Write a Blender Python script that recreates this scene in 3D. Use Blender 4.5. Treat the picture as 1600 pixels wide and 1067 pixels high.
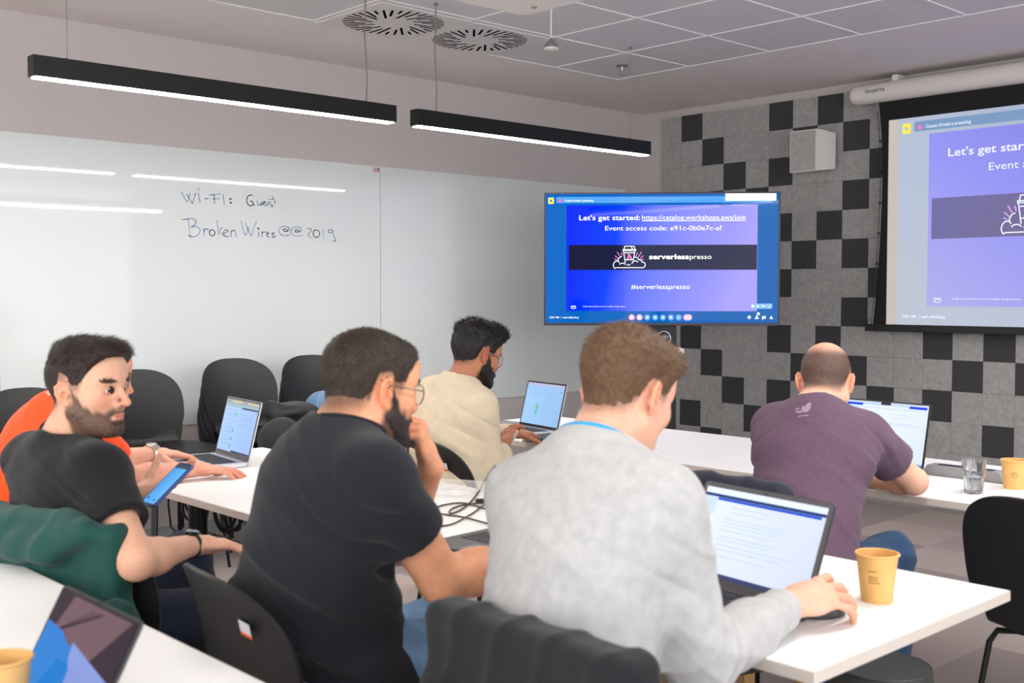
import bpy, bmesh, math, random
import numpy as np
from mathutils import Vector, Matrix, Euler

for o in list(bpy.data.objects):
    bpy.data.objects.remove(o)
scn = bpy.context.scene
COL = scn.collection
PI = math.pi

# ---------------------------------------------------------------- camera
TH = math.radians(46.98); PT = math.radians(2.44); FPX = 1762.0
CAM = Vector((0, 0, 1.394))
FWD = Vector((math.cos(TH) * math.cos(PT), math.sin(TH) * math.cos(PT), -math.sin(PT)))
RGT = Vector((math.sin(TH), -math.cos(TH), 0))
UPV = RGT.cross(FWD)
cd = bpy.data.cameras.new('camera')
cd.sensor_width = 36; cd.lens = FPX / 1600 * 36; cd.clip_start = .05
cd.dof.use_dof = True; cd.dof.focus_distance = 5.4; cd.dof.aperture_fstop = 5.0
cam = bpy.data.objects.new('camera', cd); COL.objects.link(cam)
cam.matrix_world = Matrix(((RGT.x, UPV.x, -FWD.x, CAM.x), (RGT.y, UPV.y, -FWD.y, CAM.y), (RGT.z, UPV.z, -FWD.z, CAM.z), (0, 0, 0, 1)))
scn.camera = cam

# ---------------------------------------------------------------- world, exposure
w = bpy.data.worlds.new('world'); scn.world = w; w.use_nodes = True
bg = w.node_tree.nodes['Background']
bg.inputs[0].default_value = (.93, .96, 1, 1); bg.inputs[1].default_value = 1.55
vs = scn.view_settings
vs.view_transform = 'Standard'; vs.look = 'None'; vs.exposure = 0.22; vs.gamma = 1; vs.use_curve_mapping = False
scn.cycles.use_denoising = True
scn.cycles.max_bounces = 8; scn.cycles.diffuse_bounces = 4; scn.cycles.glossy_bounces = 4
scn.cycles.transmission_bounces = 8; scn.cycles.transparent_max_bounces = 8
scn.cycles.sample_clamp_indirect = 6

LAMP_E = 62.0
# added fill areas behind the camera, standing in for unseen window daylight
def area(name, loc, aim, sx, sy, power, col=(1, 1, 1)):
    l = bpy.data.lights.new(name, 'AREA'); l.shape = 'RECTANGLE'; l.size = sx; l.size_y = sy; l.energy = power; l.color = col
    o = bpy.data.objects.new(name, l); COL.objects.link(o); o.location = loc
    o.rotation_euler = (Vector(aim) - Vector(loc)).to_track_quat('-Z', 'Y').to_euler()
    return o
area('window_daylight', (1.5, -3.2, 1.9), (3.2, 4, 1.0), 6, 1.8, 130, (.95, .97, 1))
area('window_daylight', (-2.6, 1.5, 1.8), (4, 4, 1.2), 5, 1.8, 90, (1, .97, .93))

# ---------------------------------------------------------------- geometry helpers
def at(px, py, x=None, y=None, z=None, d=None):
    """real-world point on the sight line of a photo pixel, at a known plane or distance"""
    r = FWD + RGT * ((px - 800) / FPX) - UPV * ((py - 533.5) / FPX)
    t = d if d is not None else (x - CAM.x) / r.x if x is not None else (y - CAM.y) / r.y if y is not None else (z - CAM.z) / r.z
    return CAM + r * t

MATS = {}
def nn(m, t, **kw):
    n = m.node_tree.nodes.new(t)
    for k, v in kw.items(): setattr(n, k, v)
    return n
def mat(name, col, rough=.6, metal=0, spec=.5, noise=0, nscale=40, bump=0, bscale=200, emit=None, estr=1, coat=0, trans=0, ior=1.45, sheen=0, alpha=1, sss=0, vcol=False, bstretch=None):
    if name in MATS: return MATS[name]
    m = bpy.data.materials.new(name); m.use_nodes = True; MATS[name] = m
    nt = m.node_tree; b = nt.nodes['Principled BSDF']; L = nt.links.new
    I = b.inputs
    c4 = (*col, 1)
    I['Base Color'].default_value = c4; I['Roughness'].default_value = rough; I['Metallic'].default_value = metal
    I['Specular IOR Level'].default_value = spec; I['IOR'].default_value = ior
    I['Coat Weight'].default_value = coat; I['Transmission Weight'].default_value = trans; I['Alpha'].default_value = alpha
    I['Sheen Weight'].default_value = sheen; I['Sheen Roughness'].default_value = .5
    if sss:
        I['Subsurface Weight'].default_value = sss; I['Subsurface Radius'].default_value = (1, .35, .2); I['Subsurface Scale'].default_value = .008
    tc = nn(m, 'ShaderNodeTexCoord')
    src = None
    if vcol:
        a = nn(m, 'ShaderNodeAttribute', attribute_name='Col'); src = a.outputs['Color']; L(src, I['Base Color'])
    if noise:
        t = nn(m, 'ShaderNodeTexNoise'); t.inputs['Scale'].default_value = nscale; t.inputs['Detail'].default_value = 5
        L(tc.outputs['Object'], t.inputs['Vector'])
        mr = nn(m, 'ShaderNodeMapRange'); mr.inputs['From Min'].default_value = .3; mr.inputs['From Max'].default_value = .7
        mr.inputs['To Min'].default_value = 1 - noise; mr.inputs['To Max'].default_value = 1 + noise
        L(t.outputs['Fac'], mr.inputs['Value'])
        mx = nn(m, 'ShaderNodeVectorMath', operation='SCALE')
        if src: L(src, mx.inputs[0])
        else: mx.inputs[0].default_value = col
        L(mr.outputs[0], mx.inputs['Scale']); L(mx.outputs[0], I['Base Color'])
    if bump:
        t = nn(m, 'ShaderNodeTexNoise'); t.inputs['Scale'].default_value = bscale; t.inputs['Detail'].default_value = 4
        if bstretch:
            mp = nn(m, 'ShaderNodeMapping'); mp.inputs['Scale'].default_value = bstretch
            L(tc.outputs['Object'], mp.inputs[0]); L(mp.outputs[0], t.inputs['Vector'])
        else: L(tc.outputs['Object'], t.inputs['Vector'])
        bp = nn(m, 'ShaderNodeBump'); bp.inputs['Strength'].default_value = bump; bp.inputs['Distance'].default_value = .004
        L(t.outputs['Fac'], bp.inputs['Height']); L(bp.outputs[0], I['Normal'])
    if emit:
        I['Emission Color'].default_value = (*emit, 1); I['Emission Strength'].default_value = estr
    return m

def srgb(r, g, b):
    f = lambda v: (v / 255 / 12.92) if v / 255 <= .04045 else ((v / 255 + .055) / 1.055) ** 2.4
    return (f(r), f(g), f(b))

class MB:
    """collects shapes; build() links them as one mesh object"""
    def __init__(s): s.v = []; s.f = []; s.mi = []; s.M = None; s.m = 0
    def add(s, vs, fs):
        o = len(s.v)
        if s.M is not None: vs = [tuple(s.M @ Vector(p)) for p in vs]
        s.v += [tuple(p) for p in vs]
        s.f += [tuple(i + o for i in f) for f in fs]; s.mi += [s.m] * len(fs); return s
    def box(s, a, b, bev=0):
        x0, y0, z0 = [min(p, q) for p, q in zip(a, b)]; x1, y1, z1 = [max(p, q) for p, q in zip(a, b)]
        if bev <= 0:
            v = [(x, y, z) for z in (z0, z1) for y in (y0, y1) for x in (x0, x1)]
            return s.add(v, [(0, 2, 3, 1), (4, 5, 7, 6), (0, 1, 5, 4), (2, 6, 7, 3), (0, 4, 6, 2), (1, 3, 7, 5)])
        bm = bmesh.new(); bmesh.ops.create_cube(bm, size=1)
        for v in bm.verts: v.co = Vector(((x0 + x1) / 2 + v.co.x * (x1 - x0), (y0 + y1) / 2 + v.co.y * (y1 - y0), (z0 + z1) / 2 + v.co.z * (z1 - z0)))
        bmesh.ops.bevel(bm, geom=bm.edges[:], offset=bev, segments=2, profile=.5, affect='EDGES')
        bm.verts.index_update(); s.add([v.co[:] for v in bm.verts], [[v.index for v in f.verts] for f in bm.faces]); bm.free(); return s
    def plate(s, x0, y0, x1, y1, z0, z1, r, n=5):
        """rounded-corner slab"""
        pts = []
        for cx, cy, a0 in ((x1 - r, y1 - r, 0), (x0 + r, y1 - r, PI / 2), (x0 + r, y0 + r, PI), (x1 - r, y0 + r, 1.5 * PI)):
            for k in range(n + 1): a = a0 + k / n * PI / 2; pts.append((cx + r * math.cos(a), cy + r * math.sin(a)))
        return s.prism(pts, z0, z1)
    def prism(s, pts, z0, z1):
        n = len(pts); v = [(x, y, z0) for x, y in pts] + [(x, y, z1) for x, y in pts]
        return s.add(v, [tuple(range(n))[::-1], tuple(range(n, 2 * n))] + [(i, (i + 1) % n, n + (i + 1) % n, n + i) for i in range(n)])
    def tube(s, path, r, n=8, cap=True):
        P = [Vector(p) for p in path]; R = r if hasattr(r, '__len__') else [r] * len(P)
        v = []; f = []; u = None
        for i, p in enumerate(P):
            t = (P[min(i + 1, len(P) - 1)] - P[max(i - 1, 0)]).normalized()
            if u is None: u = t.orthogonal().normalized()
            else: u = (u - t * u.dot(t)).normalized()
            w_ = t.cross(u)
            for k in range(n): a = 2 * PI * k / n; v.append(p + (u * math.cos(a) + w_ * math.sin(a)) * R[i])
        for i in range(len(P) - 1):
            for k in range(n): f.append((i * n + k, i * n + (k + 1) % n, (i + 1) * n + (k + 1) % n, (i + 1) * n + k))
        if cap: f += [tuple(range(n))[::-1], tuple(range((len(P) - 1) * n, len(P) * n))]
        return s.add(v, f)
    def lathe(s, prof, c=(0, 0, 0), n=32, close=False):
        v = []; f = []
        for r, z in prof:
            for k in range(n): a = 2 * PI * k / n; v.append((c[0] + r * math.cos(a), c[1] + r * math.sin(a), c[2] + z))
        m = len(prof)
        for i in range(m - 1 if not close else m):
            j = (i + 1) % m
            for k in range(n): f.append((i * n + k, i * n + (k + 1) % n, j * n + (k + 1) % n, j * n + k))
        if not close:
            if prof[0][0] > 1e-6: f.append(tuple(range(n))[::-1])
            if prof[-1][0] > 1e-6: f.append(tuple(range((m - 1) * n, m * n)))
        return s.add(v, f)
    def grid(s, fn, nu, nv, th=0):
        """surface fn(u,v) -> (point) ; th > 0 gives it thickness along its normal"""
        P = [[Vector(fn(i / nu, j / nv)) for j in range(nv + 1)] for i in range(nu + 1)]
        def N(i, j):
            a = P[min(i + 1, nu)][j] - P[max(i - 1, 0)][j]; b = P[i][min(j + 1, nv)] - P[i][max(j - 1, 0)]
            c = a.cross(b); return c.normalized() if c.length > 1e-12 else Vector((0, 0, 1))
        v = [P[i][j] for i in range(nu + 1) for j in range(nv + 1)]; W = nv + 1
        f = [(i * W + j, (i + 1) * W + j, (i + 1) * W + j + 1, i * W + j + 1) for i in range(nu) for j in range(nv)]
        if th:
            o = len(v); v += [P[i][j] - N(i, j) * th for i in range(nu + 1) for j in range(nv + 1)]
            f += [tuple(o + k for k in q[::-1]) for q in list(f)]
            ring = [(i, 0) for i in range(nu + 1)] + [(nu, j) for j in range(1, nv + 1)] + [(i, nv) for i in range(nu - 1, -1, -1)] + [(0, j) for j in range(nv - 1, 0, -1)]
            for a, b in zip(ring, ring[1:] + ring[:1]):
                p, q = a[0] * W + a[1], b[0] * W + b[1]; f.append((q, p, o + p, o + q))
        return s.add(v, f)
    def ball(s, c, r, n=16, m=10):
        r = r if hasattr(r, '__len__') else (r, r, r)
        v = [(c[0], c[1], c[2] - r[2])]
        for i in range(1, m):
            t = PI * i / m - PI / 2
            for k in range(n): a = 2 * PI * k / n; v.append((c[0] + r[0] * math.cos(t) * math.cos(a), c[1] + r[1] * math.cos(t) * math.sin(a), c[2] + r[2] * math.sin(t)))
        v.append((c[0], c[1], c[2] + r[2])); e = len(v) - 1
        f = [(0, 1 + (k + 1) % n, 1 + k) for k in range(n)] + [(e, e - n + k, e - n + (k + 1) % n) for k in range(n)]
        for i in range(m - 2):
            for k in range(n): f.append((1 + i * n + k, 1 + i * n + (k + 1) % n, 1 + (i + 1) * n + (k + 1) % n, 1 + (i + 1) * n + k))
        return s.add(v, f)
    def build(s, name, mt, parent=None, smooth=False, loc=None, rot=None, **props):
        me = bpy.data.meshes.new(name); me.from_pydata(s.v, [], s.f)
        for m_ in (mt if isinstance(mt, (list, tuple)) else [mt]): me.materials.append(m_)
        if isinstance(mt, (list, tuple)): me.polygons.foreach_set('material_index', s.mi)
        me.update()
        bm = bmesh.new(); bm.from_mesh(me); bmesh.ops.recalc_face_normals(bm, faces=bm.faces); bm.to_mesh(me); bm.free()
        if smooth:
            me.polygons.foreach_set('use_smooth', [True] * len(me.polygons))
            try: me.set_sharp_from_angle(angle=math.radians(smooth if smooth is not True else 40))
            except Exception: pass
        o = bpy.data.objects.new(name, me); COL.objects.link(o)
        if parent: o.parent = parent
        if loc is not None: o.location = loc
        if rot is not None: o.rotation_euler = rot
        for k, v in props.items(): o[k] = v
        return o

def thing(name, label, cat, loc=(0, 0, 0), rz=0, group=None, rot=None):
    o = bpy.data.objects.new(name, None); COL.objects.link(o); o.empty_display_size = .1
    o.location = loc; o.rotation_euler = rot if rot is not None else (0, 0, rz)
    o['label'] = label; o['category'] = cat
    if group: o['group'] = group
    return o
def tag(o, label, cat, group=None, kind=None):
    o['label'] = label; o['category'] = cat
    if group: o['group'] = group
    if kind: o['kind'] = kind
    return o
def dup(root, loc=None, rot=None, label=None, group=None):
    r = root.copy(); COL.objects.link(r)
    if loc is not None: r.location = loc
    if rot is not None: r.rotation_euler = rot
    if label: r['label'] = label
    if group: r['group'] = group
    for ch in list(root.children):
        c = ch.copy(); COL.objects.link(c); c.parent = r
        for g in ch.children:
            d = g.copy(); COL.objects.link(d); d.parent = c
    return r

# text -> flat polygons (verts in text plane, faces)
_tc = {}
def text_poly(txt, bold=0):
    k = (txt, bold)
    if k in _tc: return _tc[k]
    cu = bpy.data.curves.new('t', 'FONT'); cu.body = txt; cu.size = 1; cu.offset = bold; cu.resolution_u = 3
    ob = bpy.data.objects.new('t', cu); me = ob.to_mesh()
    v = [tuple(p.co) for p in me.vertices]; f = [tuple(p.vertices) for p in me.polygons]
    ob.to_mesh_clear(); bpy.data.objects.remove(ob); bpy.data.curves.remove(cu)
    _tc[k] = (v, f); return v, f

# ---------------------------------------------------------------- materials
M_wall = mat('wall_paint', srgb(188, 180, 178), .85, noise=.015, nscale=3, bump=.05, bscale=300)
M_ceil = mat('ceiling_paint', srgb(220, 213, 211), .9, noise=.015, nscale=2)
M_tile = mat('ceiling_metal_tile', srgb(206, 204, 204), .55, noise=.02, nscale=6)
M_grid = mat('ceiling_grid', srgb(228, 226, 226), .5, noise=.02)
M_white = mat('table_laminate', srgb(244, 242, 240), .38, noise=.008, nscale=6)
M_edge = mat('table_edge_band', srgb(204, 194, 184), .5, noise=.02)
M_black = mat('black_plastic', srgb(20, 20, 21), .5, noise=.08, bump=.08, bscale=600)
M_chair = mat('chair_shell_plastic', srgb(31, 30, 31), .46, noise=.08, nscale=20, bump=.1, bscale=500)
M_bmetal = mat('black_powder_coat', srgb(22, 22, 23), .42, metal=.3, noise=.05)
M_alu = mat('brushed_aluminium', srgb(150, 150, 152), .35, metal=.85, noise=.04, nscale=120)
M_grey = mat('grey_plastic', srgb(120, 121, 124), .5, noise=.03)
M_wplast = mat('white_plastic', srgb(214, 208, 204), .45, noise=.015)
M_felt = None
# ================================================================ THE ROOM
XW, YW, HC = 7.0, 5.96, 2.826
def struct(o): o['kind'] = 'structure'; return o

def carpet_mat():
    m = bpy.data.materials.new('carpet_tiles'); m.use_nodes = True; nt = m.node_tree; b = nt.nodes['Principled BSDF']; L = nt.links.new
    b.inputs['Roughness'].default_value = .95; b.inputs['Specular IOR Level'].default_value = .15
    tc = nn(m, 'ShaderNodeTexCoord'); mp = nn(m, 'ShaderNodeMapping'); mp.inputs['Scale'].default_value = (1 / .5, 1 / .5, 1); mp.inputs['Location'].default_value = (.23, .1, 0)
    L(tc.outputs['Object'], mp.inputs[0])
    fl = nn(m, 'ShaderNodeVectorMath', operation='FLOOR'); L(mp.outputs[0], fl.inputs[0])
    wn = nn(m, 'ShaderNodeTexWhiteNoise', noise_dimensions='2D'); L(fl.outputs[0], wn.inputs['Vector'])
    cr = nn(m, 'ShaderNodeValToRGB'); cr.color_ramp.interpolation = 'CONSTANT'
    e = cr.color_ramp.elements; e[0].color = (*srgb(186, 172, 165), 1); e[0].position = 0
    e[1].position = .34; e[1].color = (*srgb(160, 148, 144), 1); q = e.new(.62); q.color = (*srgb(175, 162, 156), 1); q = e.new(.82); q.color = (*srgb(148, 137, 134), 1)
    L(wn.outputs['Value'], cr.inputs[0])
    n1 = nn(m, 'ShaderNodeTexNoise'); n1.inputs['Scale'].default_value = 260; n1.inputs['Detail'].default_value = 3
    L(tc.outputs['Object'], n1.inputs['Vector'])
    mr = nn(m, 'ShaderNodeMapRange'); mr.inputs['From Min'].default_value = .3; mr.inputs['From Max'].default_value = .7; mr.inputs['To Min'].default_value = .78; mr.inputs['To Max'].default_value = 1.2
    L(n1.outputs['Fac'], mr.inputs[0]); sc = nn(m, 'ShaderNodeVectorMath', operation='SCALE'); L(cr.outputs[0], sc.inputs[0]); L(mr.outputs[0], sc.inputs['Scale']); L(sc.outputs[0], b.inputs['Base Color'])
    bp = nn(m, 'ShaderNodeBump'); bp.inputs['Strength'].default_value = .4; bp.inputs['Distance'].default_value = .004; L(n1.outputs['Fac'], bp.inputs['Height']); L(bp.outputs[0], b.inputs['Normal'])
    return m
struct(MB().box((-3.2, -3.6, -.06), (XW + .15, YW + .15, 0)).build('floor', carpet_mat()))
struct(MB().box((-3.2, YW, 0), (XW + .15, YW + .15, HC + .1)).build('wall_left', M_wall))
struct(MB().box((XW, -3.6, 0), (XW + .15, YW, HC + .1)).build('wall_right', M_wall))
# ceiling: a plasterboard border round a field of metal tiles
GX, GY = 5.73, 5.10
c_ = MB().box((-3.2, GY, HC), (XW, YW, HC + .1)).box((GX, -3.6, HC), (XW, GY, HC + .1))
struct(c_.build('ceiling', M_ceil))
tl = MB()
tl.box((-3.2, -3.6, HC + .004), (GX, GY, HC + .1))
struct(tl.build('ceiling_tile_field', M_tile))
g_ = MB()
for k in range(0, 15):
    x = GX - .6 * k
    g_.box((x - .005, -3.6, HC - .0005), (x + .005, GY, HC + .006))
    y = GY - .6 * k
    g_.box((-3.2, y - .005, HC - .0007), (GX, y + .005, HC + .006))
struct(g_.build('ceiling_grid', M_grid))
# plain white band along the top of the right wall comes from the wall itself; the felt tiles start below it
def felt(name, c, s):
    m = bpy.data.materials.new(name); m.use_nodes = True; nt = m.node_tree; b = nt.nodes['Principled BSDF']; L = nt.links.new
    b.inputs['Roughness'].default_value = .95; b.inputs['Specular IOR Level'].default_value = .1
    tc = nn(m, 'ShaderNodeTexCoord'); n = nn(m, 'ShaderNodeTexNoise'); n.inputs['Scale'].default_value = 18; n.inputs['Detail'].default_value = 7; n.inputs['Roughness'].default_value = .75; n.inputs['Distortion'].default_value = 1.5
    L(tc.outputs['Object'], n.inputs['Vector']); cr = nn(m, 'ShaderNodeValToRGB')
    e = cr.color_ramp.elements; e[0].position = .3; e[0].color = (*[v * (1 - s) for v in c], 1); e[1].position = .68; e[1].color = (*[v * (1 + s) for v in c], 1)
    L(n.outputs['Fac'], cr.inputs[0]); L(cr.outputs[0], b.inputs['Base Color'])
    bp = nn(m, 'ShaderNodeBump'); bp.inputs['Strength'].default_value = .3; bp.inputs['Distance'].default_value = .003; L(n.outputs['Fac'], bp.inputs['Height']); L(bp.outputs[0], b.inputs['Normal'])
    return m
F_l, F_d = felt('felt_light_grey', srgb(158, 156, 154), .22), felt('felt_charcoal', srgb(66, 66, 68), .10)
DARK = {0: (1, 5, 7), 1: (2, 6, 8), 2: (3, 5, 9), 3: (2, 4, 8), 4: (5, 7), 5: (6, 8), 6: (5, 9), 7: (3, 8), 8: (1, 5, 7, 11, 13), 9: (2, 6, 8, 12, 14), 10: (3, 5, 9, 11), 11: (1, 4, 7, 13), 12: (2, 9, 15), 13: (6, 10)}
T, Y0, Z0 = .2004, 5.756, 2.77
rnd = random.Random(4)
ft = MB()
for r in range(14):
    z1 = Z0 - r * T; z0 = max(z1 - T, .08)
    for c in range(46):
        y1 = Y0 - c * T
        if c <= 14: dk = c in DARK[r]
        else: dk = (c + r) % 2 == 0 and rnd.random() < .55
        ft.m = 1 if dk else 0
        g = .0006
        ft.box((XW - .012 + (0 if dk else .0005), y1 - T + g, z0 + g), (XW, y1 - g, z1 - g))
struct(ft.build('wall_right_felt_tiles', [F_l, F_d]))
M_skirt = mat('skirting', srgb(150, 150, 152), .5, noise=.02)
struct(MB().box((-3.2, YW - .014, 0), (XW, YW, .08)).build('baseboard_left', M_skirt))
struct(MB().box((XW - .014, -3.6, 0), (XW, YW - .014, .08)).build('baseboard_right', M_skirt))

# glass writing boards on the left wall
def glass_board_mat():
    m = mat('glass_board', srgb(212, 217, 217), .035, spec=.55, noise=.012, nscale=1.5, ior=1.5); return m
GB = glass_board_mat()
ZB, ZT = .645, 2.214
M_stk_w = mat('sticker_white', srgb(205, 203, 206), .5, noise=.05, nscale=80); M_stk_o = mat('sticker_orange', srgb(228, 96, 40), .5, noise=.05); M_stk_k = mat('sticker_print', srgb(70, 68, 74), .6, noise=.05)
def sticker(parent, M, w=.05, h=.032, kind=0):
    """small inventory label: printed white field over an orange band; M maps its plane (x right, y up, z out)"""
    a = MB(); a.M = M; a.box((-w / 2, -h / 2 + h * .22, 0), (w / 2, h / 2, .0006)); a.m = 1
    a.box((-w / 2, -h / 2, 0), (w / 2, -h / 2 + h * .22, .0006)); a.m = 2
    a.box((w * .2, -h * .12, .0006), (w * .42, h * .38, .0009))
    for k in range(3): a.box((-w * .4, h * (.25 - .17 * k), .0006), (w * .05, h * (.31 - .17 * k), .0009))
    return a.build('sticker', [M_stk_w, M_stk_o, M_stk_k], parent, label='small white inventory sticker with orange band')
px_ = [(-.40, 1.994, 'long glass whiteboard panel at the far left, cut by the photo edge'), (1.998, 4.383, 'glass whiteboard panel with the blue handwritten network name and password'), (4.387, 6.78, 'glass whiteboard panel nearest the corner, partly behind the television')]
boards = []
for x0, x1, lb in px_:
    b = thing('glass_whiteboard', lb, 'whiteboard', ((x0 + x1) / 2, YW - .001, ZB), 0, 'glass whiteboards on the wall'); hw = (x1 - x0) / 2
    MB().plate(-hw, 0, hw, ZT - ZB, 0, .008, .004).build('glass_panel', GB, b, rot=(PI / 2, 0, 0))
    boards.append((b, hw))
for i, x in ((0, 1.975), (1, 4.36), (2, 5.33)):
    b, hw = boards[i]
    if i < 2: sticker(b, Matrix.Translation((hw - .03, -.0085, ZT - ZB - .02)) @ Matrix.Rotation(PI / 2, 4, 'X'), .05, .03)
    else: MB().box((5.33 - 5.5835 - .02, -.0095, ZT - ZB - .045), (5.33 - 5.5835 + .02, -.008, ZT - ZB - .012)).build('sticker', M_stk_w, b, label='tiny plain pale sticker')

# blue handwriting (read off the photograph, drawn on the glass plane)
M_ink = mat('blue_marker', srgb(162, 182, 224), .6, noise=.2, nscale=60)
S1 = 9.7; S2 = 9.412
def h1(*p): return [(270 + x / S1, 280 + y / S1) for x, y in p]
def h2(*p): return [(370 + x / S2, 280 + y / S2) for x, y in p]
def arc(cx, cy, rx, ry, a0, a1, n=14): return [(cx + rx * math.cos(math.radians(a0 + (a1 - a0) * k / n)), cy + ry * math.sin(math.radians(a0 + (a1 - a0) * k / n))) for k in range(n + 1)]
line1 = [h1((130, 200), (175, 275), (218, 362), (245, 270), (262, 215)), h1((205, 225), (255, 300), (298, 380), (320, 290), (345, 215)), h1((392, 215), (395, 280), (415, 352)), h1((385, 148), (398, 156)), h1((485, 295), (535, 294)),
         h1((562, 242), (640, 230), (715, 225)), h1((622, 236), (628, 300), (632, 365)), h1((595, 300), (715, 294)), h1((765, 235), (768, 300), (780, 375)), h1((855, 298), (888, 290), (870, 308), (856, 300)), h1((868, 355), (892, 350), (885, 368), (868, 357)),
         h1(*(arc(1180, 320, 62, 82, -70, -300, 16) + [(1215, 340), (1165, 330), (1200, 325), (1240, 405)])),
         h2((298, 315), (308, 375), (350, 385), (358, 325), (368, 385)), h2((380, 360), (425, 345), (420, 325), (385, 335), (380, 375), (430, 388), (455, 375)), h2((495, 335), (440, 350), (500, 370), (535, 395), (500, 405)), h2((520, 255), (555, 320), (565, 360)), h2((470, 300), (545, 290))]
line2 = [h1((135, 615), (235, 600)), h1((232, 600), (250, 740), (268, 885)), h1(*([(190, 605), (290, 590)] + [(350, 620), (345, 680), (280, 722)])), h1((280, 722), (370, 715), (420, 760), (400, 830), (330, 875), (270, 870), (235, 848)),
         h1((460, 740), (478, 870)), h1((470, 790), (500, 745), (540, 760)), h1(*arc(595, 812, 42, 46, 0, 360, 18)), h1((672, 625), (680, 720), (690, 840)), h1((750, 730), (690, 790), (790, 870)), h1((765, 820), (830, 800), (825, 765), (780, 770), (762, 820), (790, 868), (850, 870)),
         h1((880, 775), (885, 868)), h1((885, 800), (920, 765), (950, 800), (960, 870)),
         h1((1032, 630), (1060, 730), (1092, 868), (1130, 800), (1145, 730)), h1((1095, 665), (1140, 760), (1188, 888), (1225, 740), (1270, 628)), h1((1285, 742), (1312, 738), (1298, 755), (1286, 744)), h1((1300, 795), (1300, 880)),
         h2((370, 770), (372, 845)), h2((370, 800), (390, 775), (425, 775)), h2((435, 810), (475, 800), (465, 780), (435, 795), (440, 840), (480, 850)), h2((555, 785), (515, 795), (520, 815), (570, 835), (545, 855), (515, 848)),
         h2(*(arc(710, 750, 28, 20, 0, -330, 12) + [(745, 770), (770, 740), (755, 700), (700, 685), (640, 705), (612, 760), (635, 810), (700, 835), (770, 815)])),
         h2(*(arc(880, 760, 28, 18, 0, -330, 12) + [(925, 780), (948, 745), (930, 705), (870, 698), (810, 720), (785, 770), (810, 815), (880, 835), (965, 825)])),
         h2((1035, 735), (1075, 712), (1100, 740), (1070, 790), (1030, 825), (1105, 870)), h2(*arc(1168, 800, 48, 55, 0, 360, 18)), h2((1260, 740), (1270, 800), (1278, 880)), h2((1410, 750), (1375, 735), (1340, 760), (1350, 790), (1400, 785), (1410, 750), (1420, 820), (1455, 890), (1445, 912), (1410, 910))]
def strokes_to_board(strokes, wd):
    mb = MB(); b, hw = boards[1]; bx = (1.998 + 4.383) / 2
    for st in strokes:
        P = [at(x, y, y=YW - .0086) for x, y in st]
        # smooth by inserting midpoints
        for _ in range(2):
            Q = [P[0]]
            for a_, b_ in zip(P, P[1:]): Q += [a_.lerp(b_, .25), a_.lerp(b_, .75)]
            Q.append(P[-1]); P = Q
        for i, (a_, b_) in enumerate(zip(P, P[1:])):
            d = (b_ - a_)
            if d.length < 1e-6: continue
            n = Vector((-d.z, 0, d.x)).normalized() * wd / 2; e = d.normalized() * wd * .3
            q = [a_ - e + n, b_ + e + n, b_ + e - n, a_ - e - n]
            mb.add([(p.x - bx, -.0086, p.z - ZB) for p in q], [(0, 1, 2, 3)])
    return mb, b
for st, nm in ((line1[:11], 'handwritten word for the network'), (line1[11:], 'handwritten network name'), (line2[:12], 'first word of the handwritten password'), (line2[12:19], 'second word of the handwritten password'), (line2[19:], 'signs and year of the handwritten password')):
    mb, b = strokes_to_board(st, .0052); mb.build('handwriting', M_ink, b, label=nm + ' in faint blue marker')

# ---------------------------------------------------------------- ceiling fittings
M_slot = mat('vent_slot', (.004, .004, .005), .9); M_slot.node_tree.nodes['Principled BSDF'].inputs['Specular IOR Level'].default_value = 0
def vent(x, y, lb):
    t = thing('ceiling_vent', lb, 'air vent', (x, y, HC), 0, 'swirl air vents in the ceiling')
    MB().box((-.294, -.294, -.004), (.294, .294, .02), .002).build('faceplate', M_wplast, t)
    s = MB()
    for k in range(36):
        a = 2 * PI * k / 36; long_ = k % 3 != 2
        r0, r1 = ((.11, .262) if k % 3 == 0 else (.15, .262) if k % 3 == 1 else (.20, .262))
        sw = .35
        c, s_ = math.cos(a), math.sin(a)
        def P(r, o): return (r * c - (o + (r - .1) * sw) * s_, r * s_ + (o + (r - .1) * sw) * c)
        sl = [P(r0, -.0068), P(r1, -.0068), P(r1, .0068), P(r0, .0068)]
        s.prism(sl, -.0052, -.002)
    s.build('slot_ring', M_slot, t)
vent(3.655, 4.835, 'round slotted air vent in a square white ceiling plate, left of the two')
vent(4.262, 4.835, 'round slotted air vent in a square white ceiling plate, right of the two')

M_lamp = mat('lamp_diffuser', (1, 1, 1), .4, emit=(1, .955, .90), estr=LAMP_E)
M_cable = mat('lamp_cable', srgb(120, 108, 102), .5, noise=.05)
def pendant(x0, x1, y, lb, thick=1):
    t = thing('pendant_lamp', lb, 'lamp', (x0, y, 2.208), 0, 'black linear pendant lamps'); L = x1 - x0
    h, wd = .084, .062
    MB().box((0, -wd / 2, .004), (L, wd / 2, h), .0015).build('housing', M_bmetal, t)
    MB().box((.012, -wd / 2 + .004, 0), (L - .012, wd / 2 - .004, .006), .001).build('diffuser', M_lamp, t)
    for k, sx in ((0, .14), (1, L - .155)):
        z1 = HC - 2.208
        pts = [(sx, 0, h), (sx + .004, 0, h + .12), (sx - .006, .003, h + .3), (sx, 0, z1)] if k == thick else [(sx, 0, h), (sx, 0, z1)]
        cb = MB().tube(pts, .0035 if k == thick else .0012, 6); cb.ball((sx, 0, z1 - .006), (.012, .012, .008), 8, 6)
        cb.tube([(sx - .02, 0, h + .001), (sx + .002, 0, h + .008)], .003, 6)
        cb.build('cable', M_cable, t, smooth=True)
    return t
pendant(1.602, 3.305, 4.38, 'black linear pendant lamp at upper left, hanging before the glass board')
p2 = pendant(3.433, 5.185, 4.38, 'black linear pendant lamp hanging nearer the television', 0)
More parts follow.
